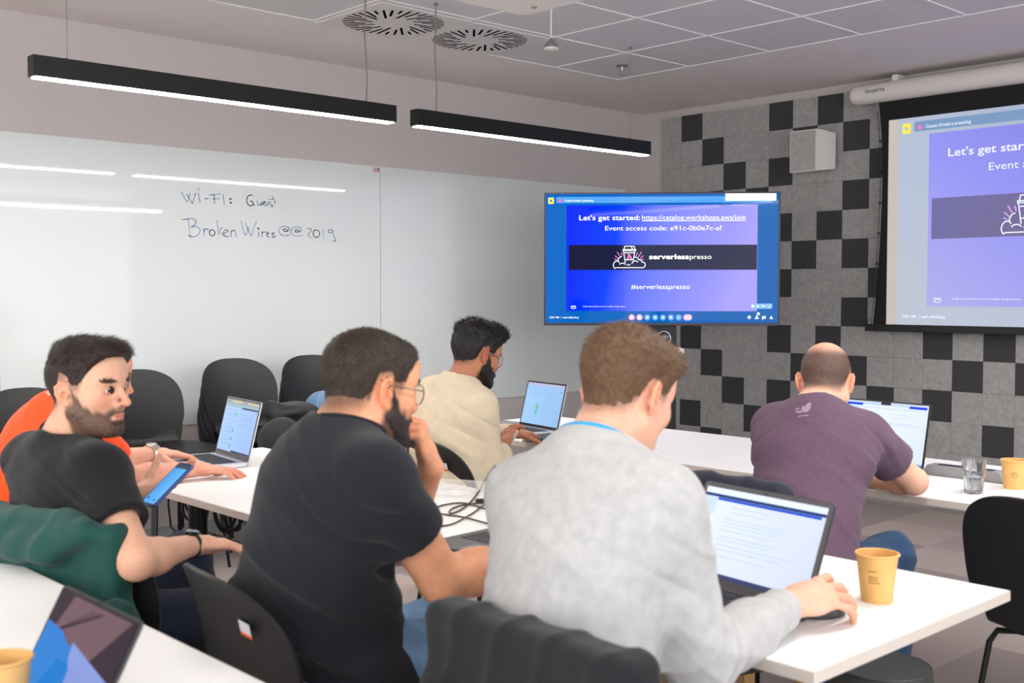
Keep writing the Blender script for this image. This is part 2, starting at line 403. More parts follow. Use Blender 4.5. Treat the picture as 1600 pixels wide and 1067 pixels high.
for lb_, (a_, b_) in (('black linear pendant lamp overhead, its lower streak mirrored at far left of the board', (1.60, 3.30)), ('black linear pendant lamp overhead, mirrored as the short lower streak on the board', (3.43, 5.17))):
    pendant(a_, b_, 1.22, lb_)
for k_, (a_, b_) in enumerate(((-.25, 1.45),)):
    pendant(a_, b_, 4.38, 'black linear pendant lamp beyond the left photo edge, seen mirrored in the glass board')

# white projector unit under the ceiling
pj = thing('ceiling_projector', 'large white rounded projector body hanging under the ceiling at top centre', 'projector', (2.6, 2.8, 2.45))
MB().plate(-.55, -.62, .40, .35, 0, .14, .05, 8).build('body', M_wplast, pj, smooth=True)
MB().plate(-.12, -.12, .12, .12, .14, HC - 2.45, .02).build('mount', M_wplast, pj)
MB().lathe([(0, -.004), (.012, -.004), (.012, .002)], (.33, .22, 0), 16).build('screw_cap', mat('brown_cap', srgb(150, 130, 100), .5, noise=.05), pj)
MB().lathe([(.0, .14), (.02, .14), (.02, .1), (0, .1)], (.40, -.2, 0), 16).build('lens', M_black, pj)

c0 = at(861, 74, z=2.62)
mic = thing('ceiling_microphone', 'small white bell sensor hanging from the ceiling on a thin rod', 'sensor', (c0.x, c0.y, 2.605))
MB().tube([(0, 0, .03), (0, 0, HC - 2.605)], .005, 8).lathe([(.016, 0), (.016, -.008)], (0, 0, HC - 2.605), 12).build('rod', M_wplast, mic, smooth=True)
MB().lathe([(.036, .012), (.036, .018), (.03, .03), (.018, .045), (.008, .055), (.006, .06)], n=24).build('bell', M_grey, mic, smooth=True)
MB().lathe([(0, .0), (.03, .0), (.036, .004), (.036, .012), (0, .012)], n=24).build('bell_rim', mat('cream_plastic', srgb(214, 210, 200), .5, noise=.02), mic, smooth=True)
c0 = at(972, 103, z=HC)
sp = thing('ceiling_sprinkler', 'small chrome sprinkler head in the ceiling near the corner', 'sprinkler', (c0.x, c0.y, HC))
MB().lathe([(.038, 0), (.038, -.004), (.015, -.008), (.012, -.03), (0, -.03)], n=20).build('escutcheon', M_alu, sp, smooth=True)
MB().tube([(0, 0, -.03), (0, 0, -.055)], .004, 8).lathe([(0, -.055), (.018, -.055), (.018, -.058), (0, -.058)], n=16).build('deflector', M_alu, sp)

# loudspeaker on the tiled wall
spk = thing('wall_speaker', 'light grey tapered loudspeaker fixed to the felt tiled wall', 'speaker', (XW - .012, 4.335, 2.23))
g = MB(); g.add([(-.2, -.10, .0), (-.2, .11, .0), (-.2, .11, .285), (-.2, -.10, .285), (-.05, -.155, .02), (-.05, .10, .02), (-.05, .10, .265), (-.05, -.155, .265), (0, -.07, .03), (0, .07, .03), (0, .07, .255), (0, -.07, .255)],
      [(0, 3, 2, 1), (0, 4, 7, 3), (1, 2, 6, 5), (3, 7, 6, 2), (0, 1, 5, 4), (4, 8, 11, 7), (5, 6, 10, 9), (7, 11, 10, 6), (4, 5, 9, 8), (8, 9, 10, 11)])
g.build('cabinet', M_wplast, spk)
MB().box((-.204, -.092, .008), (-.2, .102, .277), .001).build('grille', mat('grille_grey', srgb(172, 169, 166), .7, noise=.12, nscale=30, bump=.5, bscale=900), spk)
MB().tube([(-.2045, .005 + .012 * math.cos(a), .032 + .012 * math.sin(a)) for a in [k * PI / 6 for k in range(13)]], .0018, 5).build('badge', M_wplast, spk)

# ---------------------------------------------------------------- screens
def emat(name, col, s=1.0, spec=.12):
    return mat('lit_' + name, (0, 0, 0), .04 if spec == .12 else .35, spec=spec, emit=col, estr=s)
def grad_mat(name, stops, s=1.0, tilt=.15, spec=.12):
    """lit picture area: colour ramp across the local picture (its own x axis)"""
    m = bpy.data.materials.new(name); m.use_nodes = True; nt = m.node_tree; b = nt.nodes['Principled BSDF']; L = nt.links.new
    b.inputs['Base Color'].default_value = (0, 0, 0, 1); b.inputs['Roughness'].default_value = .04 if spec == .12 else .35; b.inputs['Specular IOR Level'].default_value = spec * .7
    tc = nn(m, 'ShaderNodeTexCoord'); sp_ = nn(m, 'ShaderNodeSeparateXYZ'); L(tc.outputs['Generated'], sp_.inputs[0])
    ma = nn(m, 'ShaderNodeMath', operation='MULTIPLY_ADD'); L(sp_.outputs['Y'], ma.inputs[0]); ma.inputs[1].default_value = -tilt; L(sp_.outputs['X'], ma.inputs[2])
    n = nn(m, 'ShaderNodeTexNoise'); n.inputs['Scale'].default_value = 1.6; n.inputs['Detail'].default_value = 1; L(tc.outputs['Generated'], n.inputs['Vector'])
    m2 = nn(m, 'ShaderNodeMath', operation='MULTIPLY_ADD'); L(n.outputs['Fac'], m2.inputs[0]); m2.inputs[1].default_value = .25; L(ma.outputs[0], m2.inputs[2])
    if tilt < 0:
        m3 = nn(m, 'ShaderNodeMath', operation='MULTIPLY'); L(m2.outputs[0], m3.inputs[0]); m3.inputs[1].default_value = 1 / (1.1 - tilt); m2 = m3
    cr = nn(m, 'ShaderNodeValToRGB'); e = cr.color_ramp.elements
    e[0].position = stops[0][0]; e[0].color = (*stops[0][1], 1); e[1].position = stops[-1][0]; e[1].color = (*stops[-1][1], 1)
    for p, c in stops[1:-1]: q = e.new(p); q.color = (*c, 1)
    L(m2.outputs[0], cr.inputs[0]); L(cr.outputs[0], b.inputs['Emission Color']); b.inputs['Emission Strength'].default_value = s
    return m

class UI:
    """flat picture elements on a lit screen; local x right, y up, z out of the glass, metres"""
    def __init__(s, W, H): s.W, s.H, s.g, s.k = W, H, {}, 0
    def mb(s, key, mt):
        if key not in s.g: s.g[key] = (MB(), mt)
        return s.g[key][0]
    def z(s, l): return .0004 + .0003 * l
    def rect(s, key, mt, u0, v0, u1, v1, l=1, r=0):
        x0, x1, y0, y1 = u0 * s.W, u1 * s.W, v0 * s.H, v1 * s.H; b = s.mb(key, mt)
        if r: 
            n0 = len(b.v); t = MB().plate(min(x0, x1), min(y0, y1), max(x0, x1), max(y0, y1), 0, 1, min(r, abs(x1 - x0) / 2.01, abs(y1 - y0) / 2.01), 4); n = len(t.v) // 2
            b.add([(p[0], p[1], s.z(l)) for p in t.v[n:]], [tuple(range(n))])
        else: b.add([(x0, y0, s.z(l)), (x1, y0, s.z(l)), (x1, y1, s.z(l)), (x0, y1, s.z(l))], [(0, 1, 2, 3)])
    def disc(s, key, mt, u, v, r, l=1, n=20):
        x, y = u * s.W, v * s.H; s.mb(key, mt).add([(x + r * math.cos(2 * PI * k / n), y + r * math.sin(2 * PI * k / n), s.z(l)) for k in range(n)], [tuple(range(n))])
    def text(s, key, mt, txt, u0, u1, v, h=None, bold=0, l=3):
        """text fitted between u0 and u1, baseline at v; h: cap height in metres (else uniform scale)"""
        vs, fs = text_poly(txt, bold); 
        if not vs: return
        xs = [p[0] for p in vs]; a, b = min(xs), max(xs); sx = (u1 - u0) * s.W / (b - a); sy = sx if h is None else h / .72
        s.mb(key, mt).add([(u0 * s.W + (p[0] - a) * sx, v * s.H + p[1] * sy, s.z(l)) for p in vs], fs)
    def line(s, key, mt, pts, wd, l=3):
        b = s.mb(key, mt)
        P = [Vector((u * s.W, v * s.H, 0)) for u, v in pts]
        for p, q in zip(P, P[1:]):
            d = q - p
            if d.length < 1e-7: continue
            n = Vector((-d.y, d.x, 0)).normalized() * wd / 2; e = d.normalized() * wd * .35
            b.add([(*(p - e + n).xy, s.z(l)), (*(q + e + n).xy, s.z(l)), (*(q + e - n).xy, s.z(l)), (*(p - e - n).xy, s.z(l))], [(0, 3, 2, 1)])
    def build(s, parent, M):
        for key, (b, mt) in s.g.items():
            if b.v:
                o = b.build(key.split('#')[0], mt, parent); o.matrix_local = M

def slide_ui(W, H, P, S):
    """the shared video-call picture: P palette, in the television photo's coordinates"""
    U = lambda x: (x - 48) / 1492; V = lambda y: (885 - y) / 837
    u = UI(W, H); k = W / 1.40
    u.rect('backdrop', P['bg'], 0, 0, 1, 1, 0)
    u.rect('title_bar', P['bar'], U(115), V(106), U(1500), V(66), 1, .006 * k)
    if S: u.rect('notification', P['white'], U(1200), V(95), U(1524), V(47), 3, .004 * k)
    u.rect('call_badge', P['yellow'], U(63), V(111), U(101), V(69), 2, .006 * k)
    u.line('badge_mark', P['bg'], [(U(74), V(84)), (U(90), V(98))], .004 * k, 3); u.rect('badge_mark', P['bg'], U(75), V(96), U(88), V(86), 3)
    u.disc('pink_button', P['pink'], U(141), V(90), .0105 * k, 2); u.text('caption#1', P['white'], 'C', U(137), U(145), V(94.5), None, 0)
    u.text('caption#2', P['white'], 'Cosmin Drimba is presenting', U(168), U(356), V(96), .0125 * k, .012)
    u.rect('slide', P['slide'], U(182), V(808), U(1407), V(120), 1)
    u.text('headline#3', P['white'], "Let's get started:", U(264), U(655), V(217), .031 * k, .012)
    u.text('headline#4', P['white'], 'https://catalog.workshops.aws/join', U(668), U(1330), V(215), .029 * k, 0)
    u.rect('link_underline', P['white'], U(668), V(224), U(1330), V(219.5), 3)
    u.text('headline#5', P['white'], 'Event access code: e91c-0b0e7c-af', U(432), U(1180), V(284), .029 * k, 0)
    u.rect('dark_band', P['band'], U(197), V(540), U(1405), V(378), 2)
    X = lambda x: U(483 + (x - 150) * 209 / 430); Y = lambda y: V(385 + (y - 118) * 145 / 296)
    wl = .0045 * k
    def L(pts, key='logo', m='white', c=False): u.line(key, P[m], [(X(x), Y(y)) for x, y in (pts + pts[:1] if c else pts)], wl)
    L([(305, 122), (430, 122), (440, 165), (295, 165)], c=True); L([(282, 165), (450, 165), (450, 180), (282, 180)], c=True)
    L([(290, 185), (312, 340)]); L([(440, 185), (420, 305)]); L([(305, 208), (432, 208)]); L([(310, 300), (420, 300)]); L([(395, 130), (405, 155)])
    L(arc(270, 318, 52, 62, 262, 180, 8) + arc(205, 372, 50, 56, 250, 130, 10)[0:] + [(190, 405), (540, 405)] + arc(535, 368, 42, 38, 80, -70, 10) + arc(500, 325, 30, 25, 10, -80, 6) + arc(440, 320, 55, 55, -20, -95, 8))
    L(arc(445, 360, 45, 45, 190, 320, 8)); L(arc(275, 370, 40, 25, 200, 340, 6)); L([(335, 368), (375, 368)]); L([(215, 310), (232, 338)])
    for a in ([(205, 200), (238, 250)], [(260, 205), (272, 240)], [(180, 248), (215, 282)], [(172, 290), (200, 305)], [(472, 205), (460, 250)], [(525, 198), (488, 262)], [(548, 248), (508, 285)], [(552, 290), (530, 305)]): L(a, 'logo_rays', 'pinkline')
    L([(345, 228), (368, 228), (400, 285), (385, 285), (357, 240), (345, 228)], 'logo_rays', 'pinkline'); L([(352, 250), (335, 285), (350, 288), (365, 262)], 'logo_rays', 'pinkline')
    u.text('headline#6', P['white'], 'serverless', U(715), U(970), V(470), .030 * k, .03); u.text('headline#7', P['white'], 'presso', U(975), U(1115), V(470), .030 * k, 0)
    u.text('headline#8', P['white'], '#serverlesspresso', U(600), U(978), V(664), .029 * k, 0)
    u.text('footer#9', P['white'], 'aws', U(213), U(243), V(783), None, .02); u.line('footer', P['white'], [(U(x), V(y)) for x, y in ((211, 786), (220, 792), (230, 793), (240, 789), (245, 785))], .003 * k)
    u.text('footer#10', P['white'], '© 2022, Amazon Web Services, Inc. or its affiliates. All rights reserved.', U(290), U(565), V(781), .0062 * k, .01)
    u.text('footer#11', P['white'], '12:01 PM', U(73), U(134), V(855), .0105 * k, .02); u.rect('footer', P['white'], U(148), V(858), U(149.5), V(842), 3)
    u.text('footer#12', P['white'], 'uzd-vdbd-buy', U(160), U(263), V(855), .0105 * k, .02)
    if S:
        for i, x in enumerate((605, 655, 705, 756, 806, 857, 907)):
            u.disc(('pink_call_button#%d' if i < 2 else 'blue_call_button#%d') % i, P['rose'] if i < 2 else P['btn'], U(x), V(849), .0182 * k, 1)
            u.rect('button_marks', P['white'], U(x - 6), V(856), U(x + 6), V(843), 2, .003) if i in (2, 4) else u.disc('button_marks', P['white'], U(x), V(849), .006 * k, 2) if i != 6 else u.rect('button_marks', P['white'], U(x - 1.5), V(858), U(x + 1.5), V(840), 2)
        u.rect('pink_call_button#9', P['rose'], U(937), V(868), U(993), V(829), 1, .018 * k); u.line('button_marks', P['white'], [(U(951), V(853)), (U(958), V(848)), (U(972), V(848)), (U(979), V(853))], .006 * k, 2)
        u.rect('slide_control', P['btn2'], U(1370), V(792), U(1505), V(759), 2, .006 * k); u.disc('button_marks', P['white'], U(1381), V(775), .009 * k, 3)
        u.text('button_marks', P['white'], 'Tiles', U(1434), U(1460), V(779), None, .02); u.line('button_marks', P['white'], [(U(1482), V(783)), (U(1496), V(768))], .003 * k); u.rect('button_marks', P['white'], U(1405), V(782), U(1420), V(770), 3)
        u.disc('button_marks', P['white'], U(1359), V(848), .010 * k, 2); u.disc('button_core', P['bg'], U(1359), V(848), .0045 * k, 3)
        u.disc('button_marks', P['white'], U(1407), V(843), .006 * k, 2); u.rect('button_marks', P['white'], U(1395), V(858), U(1419), V(851), 2); u.disc('button_marks', P['white'], U(1417), V(825), .009 * k, 2)
        u.rect('button_marks', P['white'], U(1441), V(856), U(1464), V(840), 2); u.line('button_marks', P['white'], [(U(1444), V(862)), (U(1444), V(852))], .005 * k, 2)
        u.mb('button_marks', P['white']).add([(U(1488) * W, V(858) * H, u.z(2)), (U(1511) * W, V(858) * H, u.z(2)), (U(1499.5) * W, V(836) * H, u.z(2))], [(0, 1, 2)])
    return u

# television
tv0 = at(849.75, 508.6, d=6.93); tv1 = at(1217.8, 508.6, d=6.86)
tvc = (tv0 + tv1) / 2; dv = (tv1 - tv0); TVW = dv.xy.length; TVH = .812
tvr = math.atan2(dv.y, dv.x)
tv = thing('television', 'large flat television lit with a blue presentation slide, on its stand in the corner', 'television', (tvc.x, tvc.y, tvc.z), tvr)
M_bez = mat('tv_bezel', srgb(52, 46, 54), .35, metal=.5, noise=.04)
W_, H_ = TVW - .022, TVH - .026
MB().box((-TVW / 2, .004, 0), (TVW / 2, .05, TVH), .004).build('back_housing', M_black, tv)
b_ = MB().box((-TVW / 2, -.003, 0), (TVW / 2, .012, .016), .001).box((-TVW / 2, -.003, TVH - .010), (TVW / 2, .012, TVH), .001).box((-TVW / 2, -.003, .016), (-TVW / 2 + .011, .012, TVH - .01), .001).box((TVW / 2 - .011, -.003, .016), (TVW / 2, .012, TVH - .01), .001)
b_.build('bezel', M_bez, tv)
MB().box((-W_ / 2, .001, .016), (W_ / 2, .005, .016 + H_)).build('panel', M_black, tv)
Pt = dict(bg=grad_mat('tv_backdrop', [(0, srgb(0, 100, 190)), (1, srgb(0, 92, 168))]), bar=emat('bar', srgb(84, 160, 240)), white=emat('white', (1, 1, 1), 1.15), yellow=emat('yellow', srgb(248, 236, 110)), pink=emat('pink', srgb(240, 80, 160)),
          slide=grad_mat('tv_slide', [(.1, srgb(0, 40, 245)), (.32, srgb(0, 62, 255)), (.52, srgb(104, 118, 255)), (.95, srgb(160, 152, 255))]), band=grad_mat('tv_band', [(0, srgb(12, 12, 44)), (.5, srgb(2, 14, 62)), (1, srgb(38, 36, 66))]),
          pinkline=emat('pinkline', srgb(244, 140, 225)), rose=emat('rose', srgb(255, 190, 215)), btn=emat('btn', srgb(110, 170, 240)), btn2=emat('btn2', srgb(130, 185, 250)))
slide_ui(W_, H_, Pt, True).build(tv, Matrix.Translation((-W_ / 2, .001, .016)) @ Matrix.Rotation(PI / 2, 4, 'X'))

# stand: black column with a white shelf
st = thing('display_stand', 'tall black column stand behind and below the television with white shelf', 'stand', (tvc.x, tvc.y, 0), tvr)
cx = .0
MB().box((-.125, .06, .04), (.1, .13, 1.85), .004).build('column', M_black, st)
MB().box((-.35, -.1, 0), (.35, .42, .04), .01).build('base', M_black, st)
MB().box((-.25, .05, 1.45), (.25, .062, 1.65), .003).build('bracket', M_bmetal, st)
MB().box((-.115, -.16, 1.035), (.125, .06, 1.062), .003).build('shelf', M_wplast, st)
cm = thing('conference_camera', 'round black conference camera with a pale ring on the white shelf', 'camera', (tvc.x, tvc.y, 1.062), tvr)
cc = MB(); cc.M = Matrix.Translation((.01, -.06, .062)) @ Matrix.Rotation(PI / 2, 4, 'X')
cc.lathe([(0, .035), (.02, .035), (.036, .03), (.044, .012), (.045, -.02), (.03, -.035), (0, -.035)], n=28); cc.build('body', mat('gloss_black', (.006, .006, .008), .15, noise=.02), cm, smooth=True)
cc = MB(); cc.M = Matrix.Translation((.01, -.06, .062)) @ Matrix.Rotation(PI / 2, 4, 'X')
cc.tube([(.0415 * math.cos(a), .0415 * math.sin(a), .022) for a in [k * PI / 16 for k in range(33)]], .0022, 6); cc.build('ring', mat('ring_silver', srgb(190, 196, 206), .3, metal=.6, noise=.02), cm, smooth=True)
cc = MB(); cc.M = Matrix.Translation((.01, -.06, .062)) @ Matrix.Rotation(PI / 2, 4, 'X')
cc.lathe([(0, .038), (.015, .0375), (.016, .034), (0, .034)], n=20).build('lens', mat('lens_glass', (.01, .01, .02), .05, coat=1), cm, smooth=True)
MB().lathe([(.035, 0), (.035, .012), (.02, .02), (.015, .03), (0, .03)], (.01, -.06, 0), 20).build('foot', M_black, cm, smooth=True)

# roll-down projection screen on the right wall
XS = 6.85
ps = thing('projection_screen', 'roll-down projection screen with black borders on the felt tiled wall', 'projection screen', (XS, 3.736, 1.10))
yR = -2.52
case = MB(); case.M = Matrix.Translation((0, 0, 0))
ky = at(1334, 145, x=XS).y - 3.736
# white tube casing with rounded end
prof = [(.065 * math.cos(a), .066 * math.sin(a)) for a in [PI * 2 * k / 24 for k in range(24)]]
zc = 2.71 - 1.10
cs = MB(); v = []; f = []
ends = [(ky + .0, .82), (ky - .012, .93), (ky - .035, 1), (yR - .2, 1)]
for yy, sc_ in ends:
    for a, b in prof: v.append((a * sc_, yy, zc + b * sc_))
for i in range(len(ends) - 1):
    for k in range(24): f.append((i * 24 + k, i * 24 + (k + 1) % 24, (i + 1) * 24 + (k + 1) % 24, (i + 1) * 24 + k))
f += [tuple(range(24)), tuple(range(72, 96))[::-1]]
cs.add(v, f); cs.build('casing', M_wplast, ps, smooth=True)
MB().box((-.03, ky - .33, zc + .05), (.13, ky - .29, zc + .095)).build('wall_bracket', M_wplast, ps); MB().box((-.03, -2.3, zc + .05), (.13, -2.26, zc + .095)).build('wall_bracket', M_wplast, ps)
tx = MB(); vs_, fs_ = text_poly('PROJECTA', .01); tx.add([(-.0665, ky - .12 - p[0] * .03, zc - .005 + p[1] * .026) for p in vs_], fs_); tx.build('casing_lettering', M_stk_k, ps)
# black fabric with an inward curving edge, picture area
def edge_y(z):  # z relative to ps origin
    t = (z - .09) / (1.55 - .09); top = at(1373, 165, x=XS).y - 3.736; bot = at(1364, 514, x=XS).y - 3.736; mid = at(1378.5, 290, x=XS).y - 3.736
    l = bot + (top - bot) * t; lm = bot + (top - bot) * .62
    return l + (mid - lm) * (1 - ((t - .62) / (.62 if t < .62 else .38)) ** 2 if True else 0)
fab = MB(); fab.grid(lambda u, v_: (0, (edge_y(.09 + v_ * 1.46)) * (1 - u) + yR * u, .09 + v_ * 1.46), 6, 24, .002)
fab.build('black_fabric', mat('screen_black_fabric', srgb(16, 16, 19), .85, noise=.05), ps)
Ws, Hs, mg = 2.36, 1.33, .055
MB().box((-.004, -mg * 0 + .0, .09), (-.001, -Ws - .1, .09 + Hs)).build('white_fabric', emat('projected_margin', srgb(196, 186, 182), .93, 0), ps)  # projector light is put into emission, here and in the palette below
bt = MB().box((-.02, edge_y(.09) + .05, .045), (.02, yR - .1, .092), .003); bt.build('weight_bar', M_black, ps)
MB().tube([(0, edge_y(.09) + .045, .09), (0, edge_y(.09) + .045, .13)], .006, 6).build('bar_end_hook', M_black, ps)
cdp = [(0, edge_y(.09 + 1.4 * k / 16) + .014 * 1, .09 + 1.4 * k / 16) for k in range(17)]
cd_ = MB().tube(cdp, .0022, 5)
for k in range(1, 7): z_ = .09 + 1.4 * k / 7; cd_.ball((0, edge_y(z_) + .012, z_), .009, 8, 6)
cd_.build('tension_cord', M_black, ps)
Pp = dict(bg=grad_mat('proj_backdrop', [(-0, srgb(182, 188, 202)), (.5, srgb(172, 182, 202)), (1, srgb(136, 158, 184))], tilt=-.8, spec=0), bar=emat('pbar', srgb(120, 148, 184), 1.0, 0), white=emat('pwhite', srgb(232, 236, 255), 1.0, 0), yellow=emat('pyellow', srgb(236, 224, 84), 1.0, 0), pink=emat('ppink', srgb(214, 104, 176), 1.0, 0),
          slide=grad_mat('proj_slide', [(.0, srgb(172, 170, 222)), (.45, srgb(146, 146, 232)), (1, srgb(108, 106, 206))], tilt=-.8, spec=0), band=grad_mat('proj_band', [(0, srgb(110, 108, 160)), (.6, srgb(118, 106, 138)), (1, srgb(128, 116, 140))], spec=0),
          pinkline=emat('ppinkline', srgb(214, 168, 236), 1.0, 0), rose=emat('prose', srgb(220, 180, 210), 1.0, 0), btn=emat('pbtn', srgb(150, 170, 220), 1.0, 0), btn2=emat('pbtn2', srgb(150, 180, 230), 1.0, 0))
yl = at(1404, 300, x=XS).y - 3.736
R_ = Matrix(((0, 0, -1, -.0042), (-1, 0, 0, yl), (0, 1, 0, .09), (0, 0, 0, 1)))
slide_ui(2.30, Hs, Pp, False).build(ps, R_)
# ================================================================ TABLES
TZ = .74
def table(x0, x1, y0, y1, lb, feet, basket=None):
    cx, cy = (x0 + x1) / 2, (y0 + y1) / 2
    t = thing('meeting_table', lb, 'table', (cx, cy, 0), 0, 'white meeting tables')
    a, b = (x1 - x0) / 2, (y1 - y0) / 2
    MB().box((-a + .004, -b + .004, TZ - .023), (a - .004, b - .004, TZ), .0015).build('tabletop', M_white, t)
    MB().box((-a, -b, TZ - .024), (a, -b + .004, TZ - .001), .001).box((-a, b - .004, TZ - .024), (a, b, TZ - .001), .001).box((-a, -b + .004, TZ - .024), (-a + .004, b - .004, TZ - .001), .001).box((a - .004, -b + .004, TZ - .024), (a, b - .004, TZ - .001), .001).build('edge_band', M_edge, t)
    for fx, fy in feet:
        fx -= cx; fy -= cy
        l = MB().tube([(fx, fy, .03), (fx, fy, TZ - .026)], .035, 20); l.build('leg', M_bmetal, t, smooth=True)
        MB().box((fx - .3, fy - .04, 0), (fx + .3, fy + .04, .03), .006).build('foot', M_bmetal, t)
    MB().box((-.03, -b + .25, TZ - .07), (.03, b - .25, TZ - .026), .003).build('crossbeam', M_bmetal, t)
    return t
t1 = table(.19, .975, .2, 3.6, 'nearest white table at lower left, cut by the photo edge', [(.58, .6), (.58, 3.2)])
t2 = table(1.695, 2.485, 1.05, 4.22, 'middle white table where three men sit in a row', [(2.1, 1.6), (1.98, 3.83)])
t3 = table(3.42, 4.26, -1.2, 4.28, 'far white table in front of the felt tiled wall', [(3.9, -.6), (3.9, 3.75), (3.9, 1.1)])

# looped cables in a wire tray under the middle table
def coil(name, c, rx, rz, n, lb, seed, r=.004, ax='x'):
    rr = random.Random(seed); pts = []
    for k in range(n * 14):
        a = 2 * PI * k / 14; s = 1 + .25 * rr.uniform(-1, 1)
        pts.append((c[0] + .03 * math.sin(k * .37) + rr.uniform(-.008, .008), c[1] + rx * s * math.cos(a), c[2] + rz * s * math.sin(a)))
    for _ in range(1): pts = [pts[0]] + [tuple((pts[i - 1][j] + 2 * pts[i][j] + pts[i + 1][j]) / 4 for j in range(3)) for i in range(1, len(pts) - 1)] + [pts[-1]]
    return tag(MB().tube(pts, r, 6).build(name, M_black, smooth=True), lb, 'cable')
coil('cable_bundle', (2.07, 4.03, .60), .045, .085, 4, 'black cable bundle looped under the middle table left of its leg', 3, .0055)
coil('cable_bundle', (2.07, 3.77, .59), .065, .095, 4, 'black cable bundle looped under the middle table right of its leg', 8, .006)
wt = thing('cable_tray', 'black wire cable tray under the left end of the middle table', 'cable tray', (2.08, 3.85, 0), 0)
g = MB()
for k in range(2):
    x = -.05 + .1 * k; g.tube([(x, -.16, .70), (x, -.18, .56), (x, -.16, .47), (x, -.08, .455), (x, .22, .455), (x, .30, .47), (x, .32, .56), (x, .30, .70)], .004, 6)
for k in range(6): y = -.12 + .08 * k; g.tube([(-.05, y, .455), (.05, y, .455)], .003, 6)
g.build('wire_frame', M_bmetal, wt, smooth=True)
coil('cable_bundle', (3.62, 3.05, .60), .12, .05, 5, 'black cables drooping under the far table left of its middle', 5, .006)
coil('cable_bundle', (3.60, 2.72, .61), .14, .035, 4, 'black cables drooping under the middle of the far table', 11, .006)

# ================================================================ CHAIRS
def se(u, v, n=2.7):
    """map the unit square to a superellipse disc"""
    x, y = 2 * u - 1, 2 * v - 1
    m = max(abs(x), abs(y))
    if m < 1e-9: return 0, 0
    L = (abs(x) ** n + abs(y) ** n) ** (1 / n)
    return x * m / L, y * m / L
def make_chair(lb, group, loc=(0, 0, 0), rz=0, stk=None, legs='metal'):
    t = thing('shell_chair', lb, 'chair', loc, rz, group)
    def back(u, v):
        x, y = se(u, v); y = y
        wx = .235 * (1 + .03 * y)
        px, pz = x * wx, .655 + y * .195
        py = -.19 - .10 * (pz - .46) / .4 + .055 * (x * x) * (.7 + .3 * y) - .02 * (y * y)
        return (px, py, pz)
    MB().grid(back, 18, 18, .009).build('backrest', M_chair, t, smooth=True)
    def seat(u, v):
        x, y = se(u, v, 2.6)
        px, py = x * .23, .02 + y * .215
        pz = .452 + .022 * x * x - .012 * y * (1 if y > 0 else .2) + (.02 * y * y if y < 0 else 0)
        return (px, py, pz)
    MB().grid(seat, 18, 18, .011).build('seat', M_chair, t, smooth=True)
    def neck(u, v):
        x = 2 * u - 1; k = v
        py = -.165 - .055 * math.sin(k * PI / 2) ; pz = .455 + .07 * k * k + .012 * k
        return (x * (.185 - .01 * k), py + .03 * x * x, pz)
    MB().grid(neck, 12, 8, .009).build('shell_neck', M_chair, t, smooth=True)
    for sx in (-1, 1):
        for sy in (-1, 1):
            MB().tube([(sx * .10, sy * .11 + .02, .437), (sx * .17, sy * .15 + .02, .432), (sx * .185, sy * .165 + .02, .40), (sx * .225, sy * .215 + .01, .0)], [.008, .009, .009, .008], 8).build('leg', M_bmetal, t, smooth=True)
    MB().box((-.12, -.11, .428), (.12, .15, .438), .002).build('seat_bracket', M_bmetal, t)
    if stk:
        x = .10 if stk is True else stk
        M = Matrix.Translation((x, back((x / .235 + 1) / 2, .78)[1] - .0115, .76)) @ Matrix.Rotation(PI, 4, 'Z') @ Matrix.Rotation(PI / 2 - .22, 4, 'X')
        sticker(t, M, .048, .03)
    return t
def face(a, b):  # rotation that turns the chair front (+y) toward b
    d = Vector(b) - Vector(a); return math.atan2(-d.x, d.y)

CH_G = 'black shell chairs against the left wall'
ch = make_chair('black shell chair behind the man in orange, lower of its pair at the far left', CH_G, (2.02, 5.33, 0), PI + .1)
dup(ch, (2.02, 5.335, .082), (0, 0, PI + .1), 'black shell chair behind the man in orange, upper of its pair at the far left')
stacks = [((2.58, 5.34), PI + .14, ['bottom one of the three stacked black chairs right of the bearded man', 'middle one of the three stacked black chairs right of the bearded man', 'top one of the three stacked black chairs right of the bearded man'], .072),
          ((3.11, 5.34), PI + .04, ['bottom black chair of the tall stack behind the open grey laptop', 'second black chair from the bottom of the stack behind the grey laptop', 'third black chair from the bottom of the stack behind the grey laptop', 'top black chair of the stack behind the open grey laptop'], .060),
          ((3.60, 5.34), PI, ['bottom black chair of the stack holding the blue cap', 'second black chair from the bottom of the stack holding the blue cap', 'third black chair from the bottom of the stack holding the blue cap', 'top black chair of the stack, carrying the blue cap'], .060)]
for (x, y), rz, lbs, dz in stacks:
    for i, lb in enumerate(lbs): dup(ch, (x + .012 * i, y + .004 * i, i * dz), (0, 0, rz), lb, CH_G)

# chair of the bearded man at the front left (green jacket on it), of the man in black, of the man in grey, etc.
seats = {}
def seat_at(key, x, y, rz, lb, stk=None):
    c = make_chair(lb, 'black shell chairs at the tables', (x, y, 0), rz, stk); seats[key] = c; return c
seat_at('P1', 1.30, 2.81, -PI / 2 + .37, 'black shell chair under the green hooded jacket')
seat_at('P2', 1.25, 3.72, -PI / 2 - .1, 'black shell chair of the man in orange, cut by the left edge', .1)
seat_at('P3', 1.345, 1.99, -PI / 2 - .10, 'black shell chair of the man in the black shirt with glasses', .135)
seat_at('P4', 1.47, 1.27, -PI / 2 + .0, 'black shell chair under the dark grey jacket in front')
seat_at('P5', 2.90, 3.26, -PI / 2 - .12, 'black shell chair of the man in the cream sweater', .12)
seat_at('P6', 2.96, 1.97, -PI / 2 - .0, 'black shell chair of the man in the purple shirt, draped with navy jacket')
seat_at('R', 3.30, 1.20, -PI / 2 - .1, 'empty black shell chair at the right edge, pushed up to the far table')

